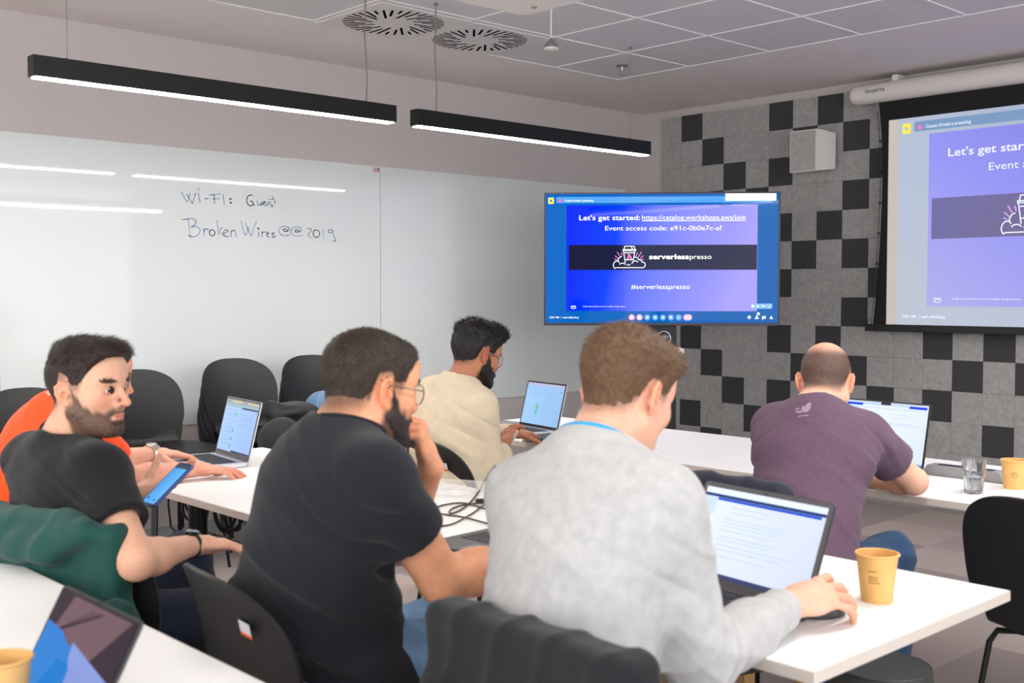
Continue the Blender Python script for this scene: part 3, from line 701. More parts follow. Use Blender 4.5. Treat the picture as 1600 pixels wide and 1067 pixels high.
# ================================================================ LAPTOPS
def dgrad(name, c0, c1): return grad_mat(name, [(0, c0), (1, c1)], 1.0, .3, .1)
def laptop(lb, hinge, rz, w=.33, d=.225, h=.215, tilt=18, body='grey', bezel='dark', ui=None, z=TZ, bz=.008, disp=(220, 232, 252)):
    """origin: centre of the hinge on the table; local -y points at the user, screen faces -y"""
    t = thing('laptop', lb, 'laptop', (hinge[0], hinge[1], z), rz)
    mb_ = {'grey': mat('laptop_grey', srgb(112, 112, 116), .4, metal=.6, noise=.02), 'silver': mat('laptop_silver', srgb(200, 200, 204), .35, metal=.7, noise=.02), 'dark': mat('laptop_dark', srgb(62, 62, 66), .45, metal=.4, noise=.03)}[body]
    mk = mat('laptop_keys', srgb(34, 34, 38), .55, noise=.05); bz_m = {'dark': mat('laptop_bezel', srgb(24, 22, 24), .3, noise=.03), 'grey': mat('laptop_bezel_grey', srgb(88, 86, 88), .4, noise=.03)}[bezel]
    MB().plate(-w / 2, -d, w / 2, .008, .002, .017, .012).build('base', mb_, t)
    k = MB(); kw = (w - .05) / 14
    for r in range(5):
        y = -.03 - r * .0195
        if r == 4:
            for a, b in ((0, 3), (3, 9), (9, 14)): k.box((-w / 2 + .025 + a * kw + .0015, y - .016, .017), (-w / 2 + .025 + b * kw - .0015, y, .0185))
        else:
            for c in range(14): k.box((-w / 2 + .025 + c * kw + .0015, y - .016, .017), (-w / 2 + .025 + (c + 1) * kw - .0015, y, .0185))
    k.build('keyboard', mk, t)
    MB().plate(-.052, -d + .012, .052, -d + .078, .017, .0176, .004).build('trackpad', mat('trackpad_' + body, srgb(140, 140, 150) if body != 'dark' else srgb(78, 78, 84), .3, metal=.3, noise=.02), t)
    M = Matrix.Translation((0, .002, .016)) @ Matrix.Rotation(math.radians(-tilt), 4, 'X') @ Matrix.Rotation(PI / 2, 4, 'X')
    # lid plane: x right, y up, z toward the user
    l = MB(); l.M = M; l.plate(-w / 2, 0, w / 2, h, -.006, -.001, .010); l.build('lid', mb_, t)
    l = MB(); l.M = M; l.plate(-w / 2 + .001, .001, w / 2 - .001, h - .001, -.001, .0, .009); l.build('bezel', bz_m, t)
    l = MB(); l.M = M; l.tube([(-w / 2 + .03, 0, -.003), (w / 2 - .03, 0, -.003)], .006, 8); l.build('hinge', bz_m, t, smooth=True)
    l = MB(); l.M = M; l.lathe([(0, .0006), (.003, .0006), (.003, 0)], (0, h - bz * .5 - .001, 0), 10); l.build('webcam', M_black, t)
    bb = .014 if bezel == 'dark' else .02
    W, H = w - 2 * bz, h - bz - bb
    u = UI(W, H)
    u.rect('display', dgrad('display_%d_%d_%d' % disp, srgb(*disp), srgb(*[max(0, int(c * .93)) for c in disp])), 0, 0, 1, 1, 0)
    if ui: ui(u)
    u.build(t, M @ Matrix.Translation((-W / 2, bb, 0)))
    return t
E_line = emat('line_grey', srgb(196, 210, 236), 1.0, .1); E_line2 = emat('line_faint', srgb(210, 222, 246), 1.0, .1); E_blue = emat('ui_blue', srgb(30, 84, 205), 1.0, .1); E_navy = emat('ui_navy', srgb(34, 62, 120), 1.0, .1); E_deep = emat('ui_deep_blue', srgb(24, 66, 226), 1.0, .1); E_sheet = emat('ui_sheet', srgb(228, 238, 255), 1.0, .1)
E_green = emat('ui_green', srgb(70, 186, 110), 1.0, .1); E_lb = emat('ui_light_blue', srgb(150, 190, 240), 1.0, .1); E_lb2 = emat('ui_mid_blue', srgb(120, 168, 226), 1.0, .1); E_amber = emat('ui_amber', srgb(216, 190, 130), 1.0, .1); E_gry = emat('ui_grey', srgb(150, 160, 178), 1.0, .1); E_dk = emat('ui_dark', srgb(60, 70, 110), 1.0, .1); E_pink = emat('ui_mauve', srgb(178, 180, 214), 1.0, .1)
def rows(u, key, m, x0, x1, ys, seed=1, h=.010, jag=.35):
    r = random.Random(seed)
    for y in ys: u.rect(key, m, x0, y, x1 - r.random() * jag * (x1 - x0), y + h, 2)
def ui_grey(u):   # the man in grey: white page, blue bars
    u.rect('title_strip', E_sheet, 0, .93, 1, 1, 1); u.rect('navy_bar', E_navy, .0, .895, 1, .93, 1); u.rect('blue_bar', E_blue, .12, .862, .97, .893, 1)
    u.rect('side_panel', emat('side', srgb(206, 222, 250)), 0, .09, .115, .892, 1)
    rows(u, 'text_lines', E_line, .24, .62, [.80, .74], 3); rows(u, 'text_lines', E_line, .2, .86, [.66, .62, .58, .53, .46, .42, .36, .31, .24], 5); rows(u, 'side_lines', E_line, .015, .1, [.8 - .07 * k for k in range(8)], 6)
    u.rect('task_bar', E_dk, 0, 0, 1, .05, 1); u.rect('task_bar_button', E_blue, .80, .008, .93, .042, 2)
def ui_red(u):
    u.rect('tab_strip', E_gry, 0, .93, 1, 1, 1); u.rect('tab_accent', E_amber, .16, .95, .5, .985, 2); u.rect('tab_accent', E_amber, .66, .95, 1, .985, 2)
    u.rect('grey_bar', emat('tealbar', srgb(150, 176, 184)), 0, .86, 1, .93, 1); u.rect('dark_bar', E_dk, .52, .845, 1, .875, 2)
    u.rect('page_gap', E_lb, .485, .02, .515, .86, 1)
    rows(u, 'text_lines', E_lb2, .08, .45, [.80, .72, .68, .60, .52, .46, .42, .36, .28, .22, .14], 2, .008); rows(u, 'text_lines', E_lb2, .56, .96, [.74, .68, .64, .55, .50, .40, .34, .26, .2, .12], 9, .008)
    for y in (.70, .38, .22, .08): u.rect('green_marks', E_green, .36, y, .40, y + .06, 2)
    u.rect('bottom_bar', E_dk, .45, 0, 1, .035, 2)
def ui_cream(u):
    u.rect('mauve_strip', E_pink, 0, .93, 1, 1, 1); u.rect('pale_bar', E_lb, 0, .86, 1, .90, 1)
    rows(u, 'text_lines', E_lb2, .06, .9, [.80, .75, .68], 4, .008, .5); rows(u, 'text_lines', E_lb2, .5, .78, [.55, .50, .42, .36, .30, .2, .15], 8, .006, .5)
    for k, (a, b) in enumerate(((.33, .38), (.31, .40), (.34, .39), (.32, .40), (.33, .41), (.34, .38))): u.rect('green_chart', E_green, a, .24 + .045 * k, b, .27 + .045 * k, 2)
    u.disc('dark_dot', E_dk, .93, .83, .003, 2)
def ui_purple(u):
    u.rect('tab_strip', emat('tabs', srgb(196, 212, 246)), 0, .94, 1, 1, 1); u.rect('blue_tabs', E_deep, 0, .925, .22, .965, 2); u.rect('blue_tabs', E_deep, .78, .925, .985, .965, 2)
    u.rect('notch', M_black, .44, .955, .56, 1, 3, .003); u.rect('address_bar', E_line2, .02, .88, .98, .915, 1)
    rows(u, 'text_lines', E_line, .55, .86, [.80, .75, .66], 4); rows(u, 'pale_band', E_line2, .2, .9, [.62], 1, .03, 0); rows(u, 'text_lines', E_line2, .45, .88, [.46, .4, .32, .26], 2)
    u.rect('dock', E_lb2, 0, 0, 1, .03, 1)
# red man's: screen leans back, seen from the user's side
def along(a, b):  # hinge line from left end a to right end b as the user sees it
    a, b = Vector(a), Vector(b); c = (a + b) / 2; return (c.x, c.y), math.atan2(b.y - a.y, b.x - a.x), (b - a).length
h_, r_, w_ = along((2.20, 4.12), (2.155, 3.76))
laptop('thin grey laptop the man in orange works on, showing two blue pages', h_, r_, .335, .23, .232, 14, 'silver', 'grey', ui_red, bz=.009, disp=(170, 200, 250))
h_, r_, w_ = along((1.99, 1.585), (1.945, 1.225))
laptop('dark grey laptop of the man in the grey sweater, white page with blue bars', h_, r_, .362, .245, .228, 22, 'dark', 'grey', ui_grey, bz=.012, disp=(226, 236, 255))
h_, r_, w_ = along((3.76, 3.99), (3.70, 3.65))
laptop('silver laptop with light blue page in front of the man in the cream sweater', h_, r_, .325, .225, .222, 14, 'silver', 'dark', ui_cream, bz=.009, disp=(160, 198, 244))
pB_ = at(1440.5, 736, z=TZ + .016)
h_, r_, w_ = along((pB_.x + .02, pB_.y + .355), (pB_.x, pB_.y))
laptop('large laptop with near-white page and black notch before the man in purple', h_, r_, .358, .245, .242, 12, 'dark', 'dark', ui_purple, bz=.006, disp=(232, 242, 255))
# laptop of the man in black: open flat behind the man in grey
laptop('dark laptop of the man in the black shirt, its lid hidden behind the grey sweater', (2.03, 2.10), -PI / 2 + .06, .33, .23, .21, 25, 'dark', 'grey', None)
h_ = at(392, 756, z=TZ + .01)
laptop('light grey laptop whose corner shows at the left of the man in black', (2.15, 3.02), -PI / 2 - .15, .31, .22, .2, 100, 'silver', 'dark', None)
# reflective look of this screen is painted as flat lit shapes
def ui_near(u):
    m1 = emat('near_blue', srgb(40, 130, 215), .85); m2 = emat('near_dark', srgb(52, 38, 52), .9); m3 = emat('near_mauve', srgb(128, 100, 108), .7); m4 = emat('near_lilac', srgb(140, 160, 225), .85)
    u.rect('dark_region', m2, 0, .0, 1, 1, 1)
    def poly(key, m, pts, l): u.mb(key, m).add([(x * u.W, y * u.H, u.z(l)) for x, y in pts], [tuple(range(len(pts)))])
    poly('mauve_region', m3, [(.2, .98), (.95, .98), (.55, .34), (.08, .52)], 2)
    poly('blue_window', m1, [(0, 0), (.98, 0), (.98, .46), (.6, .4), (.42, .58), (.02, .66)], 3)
    for q in range(3): u.line('reflected_lamp', m2, [(.12 + .05 * q, .62 + .03 * q), (.50 + .05 * q, .93)], .002 + .002 * (q == 2), 3)  # lamp reflections drawn on as dark streaks
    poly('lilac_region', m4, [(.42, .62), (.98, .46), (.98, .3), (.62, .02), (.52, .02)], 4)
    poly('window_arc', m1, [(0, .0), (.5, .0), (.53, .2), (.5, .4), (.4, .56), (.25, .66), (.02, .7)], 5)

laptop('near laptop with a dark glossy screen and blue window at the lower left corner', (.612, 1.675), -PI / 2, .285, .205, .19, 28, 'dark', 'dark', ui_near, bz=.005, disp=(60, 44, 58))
# ================================================================ IMPLICIT-SURFACE MODELLING (people, cloth)
V3 = lambda *a: np.array(a, float)
def nrm(v): v = np.asarray(v, float); return v / (np.linalg.norm(v) + 1e-12)
CAMN, RGN, UPN, FWN = [np.array(v[:]) for v in (CAM, RGT, UPV, FWD)]
DPN = nrm([FWN[0], FWN[1], 0])           # level depth direction
def pt(px, py, d): return np.array(at(px, py, d=d)[:])

class SDF:
    def __init__(s, lo, hi, h):
        s.lo = np.array(lo, float); s.h = h; s.n = np.maximum(np.ceil((np.array(hi) - s.lo) / h).astype(int) + 1, 4)
        s.ax = [s.lo[i] + h * np.arange(s.n[i]) for i in range(3)]; s.f = np.full(s.n, .5, np.float32); s.M = None
    def tr(s, p, vec=False):
        p = np.asarray(p, float)
        if s.M is None: return p
        return s.M[:3, :3] @ p + (0 if vec else s.M[:3, 3])
    def _reg(s, lo, hi, m):
        a = np.clip(np.floor((lo - m - s.lo) / s.h).astype(int), 0, s.n); b = np.clip(np.ceil((hi + m - s.lo) / s.h).astype(int) + 1, 0, s.n)
        if (b <= a).any(): return None
        sl = tuple(slice(a[i], b[i]) for i in range(3))
        return sl, s.ax[0][sl[0]][:, None, None], s.ax[1][sl[1]][None, :, None], s.ax[2][sl[2]][None, None, :]
    def _mix(s, sl, d, k, mode):
        f = s.f[sl]
        if mode == 'add': a, b, sg = f, d, 1
        else: a, b, sg = -f, d, -1
        if k > 0:
            h = np.maximum(k - np.abs(a - b), 0) / k; r = np.minimum(a, b) - h * h * k * .25
        else: r = np.minimum(a, b)
        s.f[sl] = (r * sg).astype(np.float32)
    def cap(s, a, b, ra, rb=None, k=.02, mode='add', m=.03):
        rb = ra if rb is None else rb; a, b = s.tr(a), s.tr(b); R = max(ra, rb)
        g = s._reg(np.minimum(a, b) - R, np.maximum(a, b) + R, k + m)
        if g is None: return s
        sl, x, y, z = g; ab = b - a; L = max(ab @ ab, 1e-12)
        t = np.clip(((x - a[0]) * ab[0] + (y - a[1]) * ab[1] + (z - a[2]) * ab[2]) / L, 0, 1)
        d = np.sqrt((x - a[0] - t * ab[0]) ** 2 + (y - a[1] - t * ab[1]) ** 2 + (z - a[2] - t * ab[2]) ** 2) - (ra + (rb - ra) * t)
        s._mix(sl, d, k, mode); return s
    def ell(s, c, r, R=None, k=.02, mode='add', m=.03):
        """R: rows are the ellipsoid's axes"""
        c = s.tr(c); r = np.asarray(r, float); R = np.eye(3) if R is None else np.asarray(R, float)
        if s.M is not None: R = (s.M[:3, :3] @ R.T).T
        ext = np.sqrt(((R * r[:, None]) ** 2).sum(0)); g = s._reg(c - ext, c + ext, k + m)
        if g is None: return s
        sl, x, y, z = g; q = [R[i, 0] * (x - c[0]) + R[i, 1] * (y - c[1]) + R[i, 2] * (z - c[2]) for i in range(3)]
        k0 = np.sqrt(sum((q[i] / r[i]) ** 2 for i in range(3))) + 1e-9; k1 = np.sqrt(sum((q[i] / r[i] ** 2) ** 2 for i in range(3))) + 1e-9
        s._mix(sl, k0 * (k0 - 1) / k1, k, mode); return s
    def slab(s, c, r, R, rnd=.02, k=.02, mode='add', m=.03):
        c = s.tr(c); r = np.asarray(r, float); R = np.asarray(R, float); ext = np.sqrt(((R * r[:, None]) ** 2).sum(0)) * 1.8; g = s._reg(c - ext, c + ext, k + m)
        if g is None: return s
        sl, x, y, z = g; q = [np.abs(R[i, 0] * (x - c[0]) + R[i, 1] * (y - c[1]) + R[i, 2] * (z - c[2])) - (r[i] - rnd) for i in range(3)]
        d = np.sqrt(sum(np.maximum(v, 0) ** 2 for v in q)) + np.minimum(np.maximum(np.maximum(q[0], q[1]), q[2]), 0) - rnd
        s._mix(sl, d, k, mode); return s
    def cut(s, p, n, k=0, lo=None, hi=None):
        """remove the side n points to, optionally only inside a box"""
        g = s._reg(s.lo if lo is None else np.array(lo), s.lo + s.h * s.n if hi is None else np.array(hi), 0)
        if g is None: return s
        sl, x, y, z = g; n = nrm(n); d = (x - p[0]) * n[0] + (y - p[1]) * n[1] + (z - p[2]) * n[2]
        s.f[sl] = np.maximum(s.f[sl], d).astype(np.float32); return s
    def band(s, fn, w=.04):
        """displace near the surface: fn(points) -> offset (positive grows)"""
        i = np.nonzero(np.abs(s.f) < w); P = np.stack([s.ax[k][i[k]] for k in range(3)], 1); s.f[i] -= fn(P).astype(np.float32); return s
    def mesh(s):
        """naive surface nets"""
        f = s.f; ins = f < 0; c = np.zeros([n - 1 for n in s.n], np.int8)
        for dx in (0, 1):
            for dy in (0, 1):
                for dz in (0, 1): c += ins[dx:dx + c.shape[0], dy:dy + c.shape[1], dz:dz + c.shape[2]]
        I = np.argwhere((c > 0) & (c < 8))
        if len(I) == 0: return np.zeros((0, 3)), np.zeros((0, 4), int)
        off = np.array([(a, b, d) for a in (0, 1) for b in (0, 1) for d in (0, 1)])
        val = np.stack([f[I[:, 0] + o[0], I[:, 1] + o[1], I[:, 2] + o[2]] for o in off], 1)
        acc = np.zeros((len(I), 3)); cnt = np.zeros(len(I))
        for a in range(8):
            for b in range(a + 1, 8):
                if np.abs(off[a] - off[b]).sum() != 1: continue
                va, vb = val[:, a], val[:, b]; m = (va < 0) != (vb < 0); t = va[m] / (va[m] - vb[m])
                acc[m] += off[a] + t[:, None] * (off[b] - off[a]); cnt[m] += 1
        P = s.lo + s.h * (I + acc / cnt[:, None])
        idx = np.full(c.shape, -1, np.int64); idx[tuple(I.T)] = np.arange(len(I)); Q = []
        for ax in range(3):
            u, w_ = [(1, 2), (2, 0), (0, 1)][ax]
            A = [slice(None)] * 3; B = [slice(None)] * 3; A[ax] = slice(0, -1); B[ax] = slice(1, None)
            d = ins[tuple(A)].astype(np.int8) - ins[tuple(B)].astype(np.int8)
            E = np.argwhere(d != 0); E = E[(E[:, u] > 0) & (E[:, w_] > 0) & (E[:, u] < s.n[u] - 1) & (E[:, w_] < s.n[w_] - 1)]
            if len(E) == 0: continue
            sg = d[tuple(E.T)]; q = []
            for du, dw in ((-1, -1), (0, -1), (0, 0), (-1, 0)):
                e = E.copy(); e[:, u] += du; e[:, w_] += dw; q.append(idx[tuple(e.T)])
            q = np.stack(q, 1); q[sg < 0] = q[sg < 0][:, ::-1]; Q.append(q[(q >= 0).all(1)])
        return P, np.concatenate(Q)

def relax(P, F, it=1, w=.5):
    for _ in range(it):
        acc = np.zeros_like(P); n = np.zeros(len(P))
        for a, b in ((0, 1), (1, 2), (2, 3), (3, 0)):
            np.add.at(acc, F[:, a], P[F[:, b]]); np.add.at(acc, F[:, b], P[F[:, a]]); np.add.at(n, F[:, a], 1); np.add.at(n, F[:, b], 1)
        P = P * (1 - w) + w * acc / np.maximum(n, 1)[:, None]
    return P
def nmesh(name, parts, mt, parent=None, cols=None, smooth=True, **props):
    """parts: [(P, F)] joined into one mesh object; cols: per-part vertex colours"""
    vs, fs, o = [], [], 0; cl = []
    for i, (P, F) in enumerate(parts):
        vs.append(P); fs += (np.asarray(F) + o).tolist() if len(F) else []; o += len(P)
        if cols is not None: cl.append(cols[i])
    me = bpy.data.meshes.new(name); me.from_pydata(np.concatenate(vs).tolist(), [], fs)
    me.materials.append(mt); me.update()
    if smooth: me.polygons.foreach_set('use_smooth', [True] * len(me.polygons))
    if cols is not None:
        a = me.color_attributes.new('Col', 'FLOAT_COLOR', 'POINT'); C = np.ones((o, 4), np.float32); C[:, :3] = np.concatenate(cl); a.data.foreach_set('color', C.ravel())
    ob = bpy.data.objects.new(name, me); COL.objects.link(ob)
    if parent is not None:
        ob.parent = parent; ob.matrix_parent_inverse = PINV[parent.name] if parent.name in PINV else Matrix.Identity(4)
    for k, v in props.items(): ob[k] = v
    return ob
PINV = {}
def wthing(name, label, cat, loc, group=None):
    """a thing whose parts are modelled in room coordinates; its Empty stands at its base"""
    t = thing(name, label, cat, loc, 0, group); PINV[t.name] = Matrix.Translation(-Vector(loc)); return t
def wpart(mb, name, mt, parent, **kw):
    o = mb.build(name, mt, parent, **kw); o.matrix_parent_inverse = PINV[parent.name]; return o

def wav(P, seed, f):
    r = np.random.RandomState(seed); o = 0
    for k in range(5):
        d = r.normal(size=3); d /= np.linalg.norm(d); o = o + np.sin(P @ d * f * (1 + .45 * k) + r.uniform(0, 6.28) + 1.1 * np.sin(P @ r.normal(size=3) * f * .35)) / (1 + .5 * k)
    return o / 2.6
def folds(P, dirv, f, seed=0, sharp=2.5):
    """ridge pattern across dirv"""
    u = P @ nrm(dirv) * f + 1.3 * wav(P, seed, f * .22)
    return (1 - np.abs(np.sin(u))) ** sharp
def sstep(a, b, x): t = np.clip((x - a) / (b - a), 0, 1); return t * t * (3 - 2 * t)
def mixc(c, m, t): return c * (1 - t[:, None]) + np.array(m) * t[:, None]

# ---------------------------------------------------------------- head
def head_M(o, fwd, pitch=0, roll=0):
    """local axes: x = the person's right, y = face forward, z = up"""
    f = nrm(fwd); up = V3(0, 0, 1); r = nrm(np.cross(f, up)); u = np.cross(r, f)
    cp, sp_ = math.cos(math.radians(pitch)), math.sin(math.radians(pitch)); f2 = f * cp - u * sp_; u2 = u * cp + f * sp_
    cr_, sr = math.cos(math.radians(roll)), math.sin(math.radians(roll)); r2 = r * cr_ + u2 * sr; u3 = u2 * cr_ - r * sr
    M = np.eye(4); M[:3, 0] = r2; M[:3, 1] = f2; M[:3, 2] = u3; M[:3, 3] = o; return M
def to_local(M, P): return (P - M[:3, 3]) @ M[:3, :3]
def skull(s, sc=1, jaw=1.0, k=.03):
    s.ell((0, -.014, .028), (.077, .098, .084), k=.02); s.ell((0, .03, -.02), (.064, .062, .085), k=.04)
    s.ell((0, .035, -.075), (.048 * jaw, .048, .042), k=.03)
def build_head(s, jaw=1.0, nose=1.0):
    skull(s, jaw=jaw)
    for x in (-1, 1):
        s.cap((x * .060 * jaw, -.002, -.062), (x * .022, .070, -.108), .013, .014, k=.025)
        s.ell((x * .046, .058, -.032), (.018, .016, .016), k=.03)
        s.cap((x * .050, .062, .014), (x * .012, .087, .012), .009, .009, k=.014)
    s.ell((0, .078, -.107), (.022, .015, .016), k=.02)
    s.ell((0, .060, .045), (.055, .034, .045), k=.03)
    for x in (-1, 1): s.ell((x * .032, .096, -.008), (.019, .017, .013), k=.012, mode='sub')
    for x in (-1, 1):
        s.ell((x * .032, .0735, -.008), (.0170, .0152, .0135), k=.004)
        s.ell((x * .0322, .090, -.0085), (.0125, .012, .0043), k=.001, mode='sub')
    s.cap((0, .088, .006), (0, .107 * nose, -.036), .0068, .0088, k=.012); s.ell((0, .1085 * nose, -.040), (.0100, .010, .0090), k=.008)
    for x in (-1, 1): s.ell((x * .0125, .097, -.044), (.0085, .011, .0085), k=.007)
    s.ell((0, .088, -.062), (.016, .010, .012), k=.014)
    s.ell((0, .0890, -.0705), (.021, .0095, .0050), k=.004); s.ell((0, .0870, -.0800), (.018, .0095, .0058), k=.004)
    s.cap((-.02, .0925, -.0753), (.02, .0925, -.0753), .0020, k=.003, mode='sub')
    s.ell((0, .088, -.091), (.02, .008, .005), k=.01, mode='sub')
    for x in (-1, 1):
        hx = [(.0745, .004, -.002), (.080, -.004, .012), (.0845, -.017, .013), (.0885, -.027, .002), (.0880, -.0265, -.014), (.0840, -.018, -.031), (.0790, -.007, -.042), (.0760, .000, -.038)]
        R = np.array([nrm((x * .93, .36, .05)), nrm((-x * .36, .93, -.15)), nrm((0, .15, 1))])
        s.ell((x * .0795, -.013, -.014), (.0040, .0155, .026), R, k=.006)
        for a_, b_ in zip(hx, hx[1:]): s.cap((x * a_[0], a_[1], a_[2]), (x * b_[0], b_[1], b_[2]), .0036, .0036, k=.003)
        s.cap((x * .083, -.018, .006), (x * .083, -.018, -.018), .0026, .0026, k=.004)
        s.ell((x * .0795, -.009, -.018), (.006, .0075, .010), R, k=.003, mode='sub'); s.ell((x * .079, .001, -.018), (.004, .004, .006), R, k=.003)
        continue
        R = np.array([nrm((x * .93, .36, .05)), nrm((-x * .36, .93, -.15)), nrm((0, .15, 1))])
        s.ell((x * .081, -.014, -.016), (.0075, .018, .031), R, k=.008)
        s.ell((x * .087, -.009, -.014), (.0055, .0105, .019), R, k=.004, mode='sub'); s.ell((x * .084, -.004, -.014), (.004, .005, .008), R, k=.003)
        s.ell((x * .0795, -.002, -.042), (.006, .009, .009), k=.008)

def arm_skin(s, S, E, W, r=(.050, .041, .042, .027), k=.02):
    S, E, W = map(np.asarray, (S, E, W))
    s.cap(S, S + .45 * (E - S), r[0], r[0] * .98, k=k); s.cap(S + .35 * (E - S), E, r[0] * .96, r[1], k=k)
    s.cap(E, E + .35 * (W - E), r[1], r[2], k=k); s.cap(E + .3 * (W - E), W, r[2], r[3], k=k)
FSEG = [(.042, .025, .021), (.046, .029, .022), (.043, .027, .021), (.034, .021, .019)]
def hand(s, W, d, n, side, curls=None, thumb=(.75, .65, .25), tcurl=.35, spread=.10, sc=1.0):
    """W wrist, d toward the fingers, n the way the palm faces, side 'R' or 'L'; curls in radians per finger (three joints)"""
    d = nrm(d); n = nrm(np.asarray(n) - d * (np.asarray(n) @ d)); lat = np.cross(d, n) * (1 if side == 'R' else -1)
    W = np.asarray(W, float); R = np.array([lat, d, n])
    s.ell(W + d * .046 * sc, (.040 * sc, .052 * sc, .0165 * sc), R, k=.012)
    s.cap(W - d * .01, W + d * .03 * sc, .024 * sc, .024 * sc, k=.014)
    s.cap(W + d * .082 * sc + lat * .026 * sc, W + d * .076 * sc - lat * .027 * sc, .0115 * sc, .0105 * sc, k=.010)
    s.ell(W + d * .03 * sc + lat * .023 * sc + n * .007, (.015 * sc, .027 * sc, .014 * sc), R, k=.010)
    curls = curls or [(.35, .45, .3)] * 4
    for i, (x, y) in enumerate(((.0285, .086), (.0095, .090), (-.0100, .087), (-.0280, .079))):
        p = W + d * y * sc + lat * x * sc; a = 0; dr = nrm(d + lat * (1.5 - i) * spread)
        rad = [.0097, .0088, .0082, .0072] if i < 3 else [.0085, .0078, .0072, .0064]
        for j in range(3):
            a += curls[i][j]; q = p + (dr * math.cos(a) + n * math.sin(a)) * FSEG[i][j] * sc
            s.cap(p, q, rad[j] * sc, rad[j + 1] * sc, k=.003); p = q
    p = W + d * .024 * sc + lat * .026 * sc + n * .006; t = nrm(lat * thumb[0] + d * thumb[1] + n * thumb[2])
    for j, (L, r0, r1) in enumerate(((.040, .0135, .0115), (.032, .0112, .0098), (.025, .0098, .0080))):
        q = p + t * L * sc; s.cap(p, q, r0 * sc, r1 * sc, k=.005); p = q; t = nrm(t + d * tcurl * .6 + n * tcurl * .25 - lat * tcurl * .35)

def torso(s, J, g=0., girth=1.0, k=.07, depth=1.0):
    P, A, C, N, SR, SL = [J[q] for q in ('P', 'A', 'C', 'N', 'SR', 'SL')]; fw0 = J['fw']
    def fr(up):
        u = nrm(up); f = nrm(fw0 - u * (fw0 @ u)); return np.array([np.cross(f, u), f, u])
    s.ell(C, (.160 + g, .108 * depth + g, .165 + g), fr(N - A), k=k)
    s.ell(A, (.150 * girth + g, .112 * girth * depth + g, .15 + g), fr(C - P), k=k)
    s.ell(P, (.172 * (girth + 1) / 2 + g, .132 * (girth + 1) / 2 + g, .115 + g), fr(A - P), k=k)
    up = nrm(N - A); f = fr(N - A)[1]
    s.cap(SR - up * .015, SL - up * .015, .055 + g, .055 + g, k=.05)
    for S in (SR, SL):
        s.cap(N - up * .035 - f * .012, S + up * -.004, .050 + g, .050 + g, k=.05); s.ell(C * .45 + S * .55 - f * .03 - up * .03, (.075 + g, .05 + g, .085 + g), fr(N - A), k=.06)
    return fr
def bbox(pts, m): p = np.array(pts); return p.min(0) - m, p.max(0) + m

def tufts(P, F, n, seed, flow, length, width, keep=None, lift=.5, jit=.35, cfn=None):
    """many fine tapering strands rooted on a surface; returns (verts, tri faces as quads, colours)"""
    r = np.random.RandomState(seed); a = P[F[:, 1]] - P[F[:, 0]]; b = P[F[:, 3]] - P[F[:, 0]]; nr = np.cross(a, b); ar = np.linalg.norm(nr, axis=1) + 1e-12; nr = nr / ar[:, None]
    i = r.choice(len(F), n, p=ar / ar.sum()); u, v = r.rand(n, 1), r.rand(n, 1); p = P[F[i, 0]] * (1 - u) * (1 - v) + P[F[i, 1]] * u * (1 - v) + P[F[i, 2]] * u * v + P[F[i, 3]] * (1 - u) * v; N = nr[i]
    if keep is not None: m = keep(p) > r.rand(n); p, N = p[m], N[m]
    n = len(p)
    fl = flow(p); fl = fl - N * (fl * N).sum(1, keepdims=True); fl /= np.linalg.norm(fl, axis=1, keepdims=True) + 1e-9
    fl = fl + jit * r.normal(size=fl.shape); fl = fl / np.linalg.norm(fl, axis=1, keepdims=True)
    L = (length(p) if callable(length) else np.full(n, length)) * r.uniform(.6, 1.2, n); L = L[:, None]
    d0 = nrm_rows(N * lift + fl * (1 - lift)); d1 = nrm_rows(N * lift * .35 + fl); root = p - N * .0012
    m1 = root + d0 * L * .5; tip = m1 + d1 * L * .5; sd = np.cross(d0, N + .01 * r.normal(size=N.shape)); sd = nrm_rows(sd + 1e-6); sd = nrm_rows(sd + .6 * N * r.normal(size=(n, 1)))
    w_ = width
    Vv = np.stack([root - sd * w_, root + sd * w_, m1 + sd * w_ * .8, m1 - sd * w_ * .8, tip + sd * w_ * .25, tip - sd * w_ * .25], 1).reshape(-1, 3)
    o = np.arange(n)[:, None] * 6; Fq = np.concatenate([o + np.array([[0, 1, 2, 3]]), o + np.array([[3, 2, 4, 5]])])
    return Vv, Fq, np.repeat(p, 6, 0)
def nrm_rows(v): return v / (np.linalg.norm(v, axis=1, keepdims=True) + 1e-12)
# ================================================================ PEOPLE
SKIN = dict(rough=.52, spec=.4, sss=.12, vcol=True, noise=.05, nscale=90, bump=.12, bscale=700)
M_skin = mat('skin', (.6, .4, .3), **SKIN)
M_eye = mat('eye_white', srgb(222, 214, 208), .2, coat=.5, vcol=False, noise=.01); M_iris = mat('iris_brown', srgb(52, 32, 20), .15, coat=1, noise=.05)
def hairmat(name, c): return mat(name, c, .5, spec=.35, noise=.3, nscale=130, bump=.5, bscale=420)
def cloth(name, c, **kw):
    a = dict(rough=.92, spec=.12, sheen=.12, noise=.05, nscale=25, bump=.18, bscale=900); a.update(kw); return mat(name, c, **a)

HZ = ([-.14, -.10, -.06, -.038, -.030, .000, .008, .028, .045, .062, .085, .12], [-.075, -.075, -.062, -.040, .004, .012, -.012, -.014, .030, .052, .078, .085])
def hair_region(L, dz=0): return L[:, 2] - np.interp(L[:, 1], *HZ) - dz

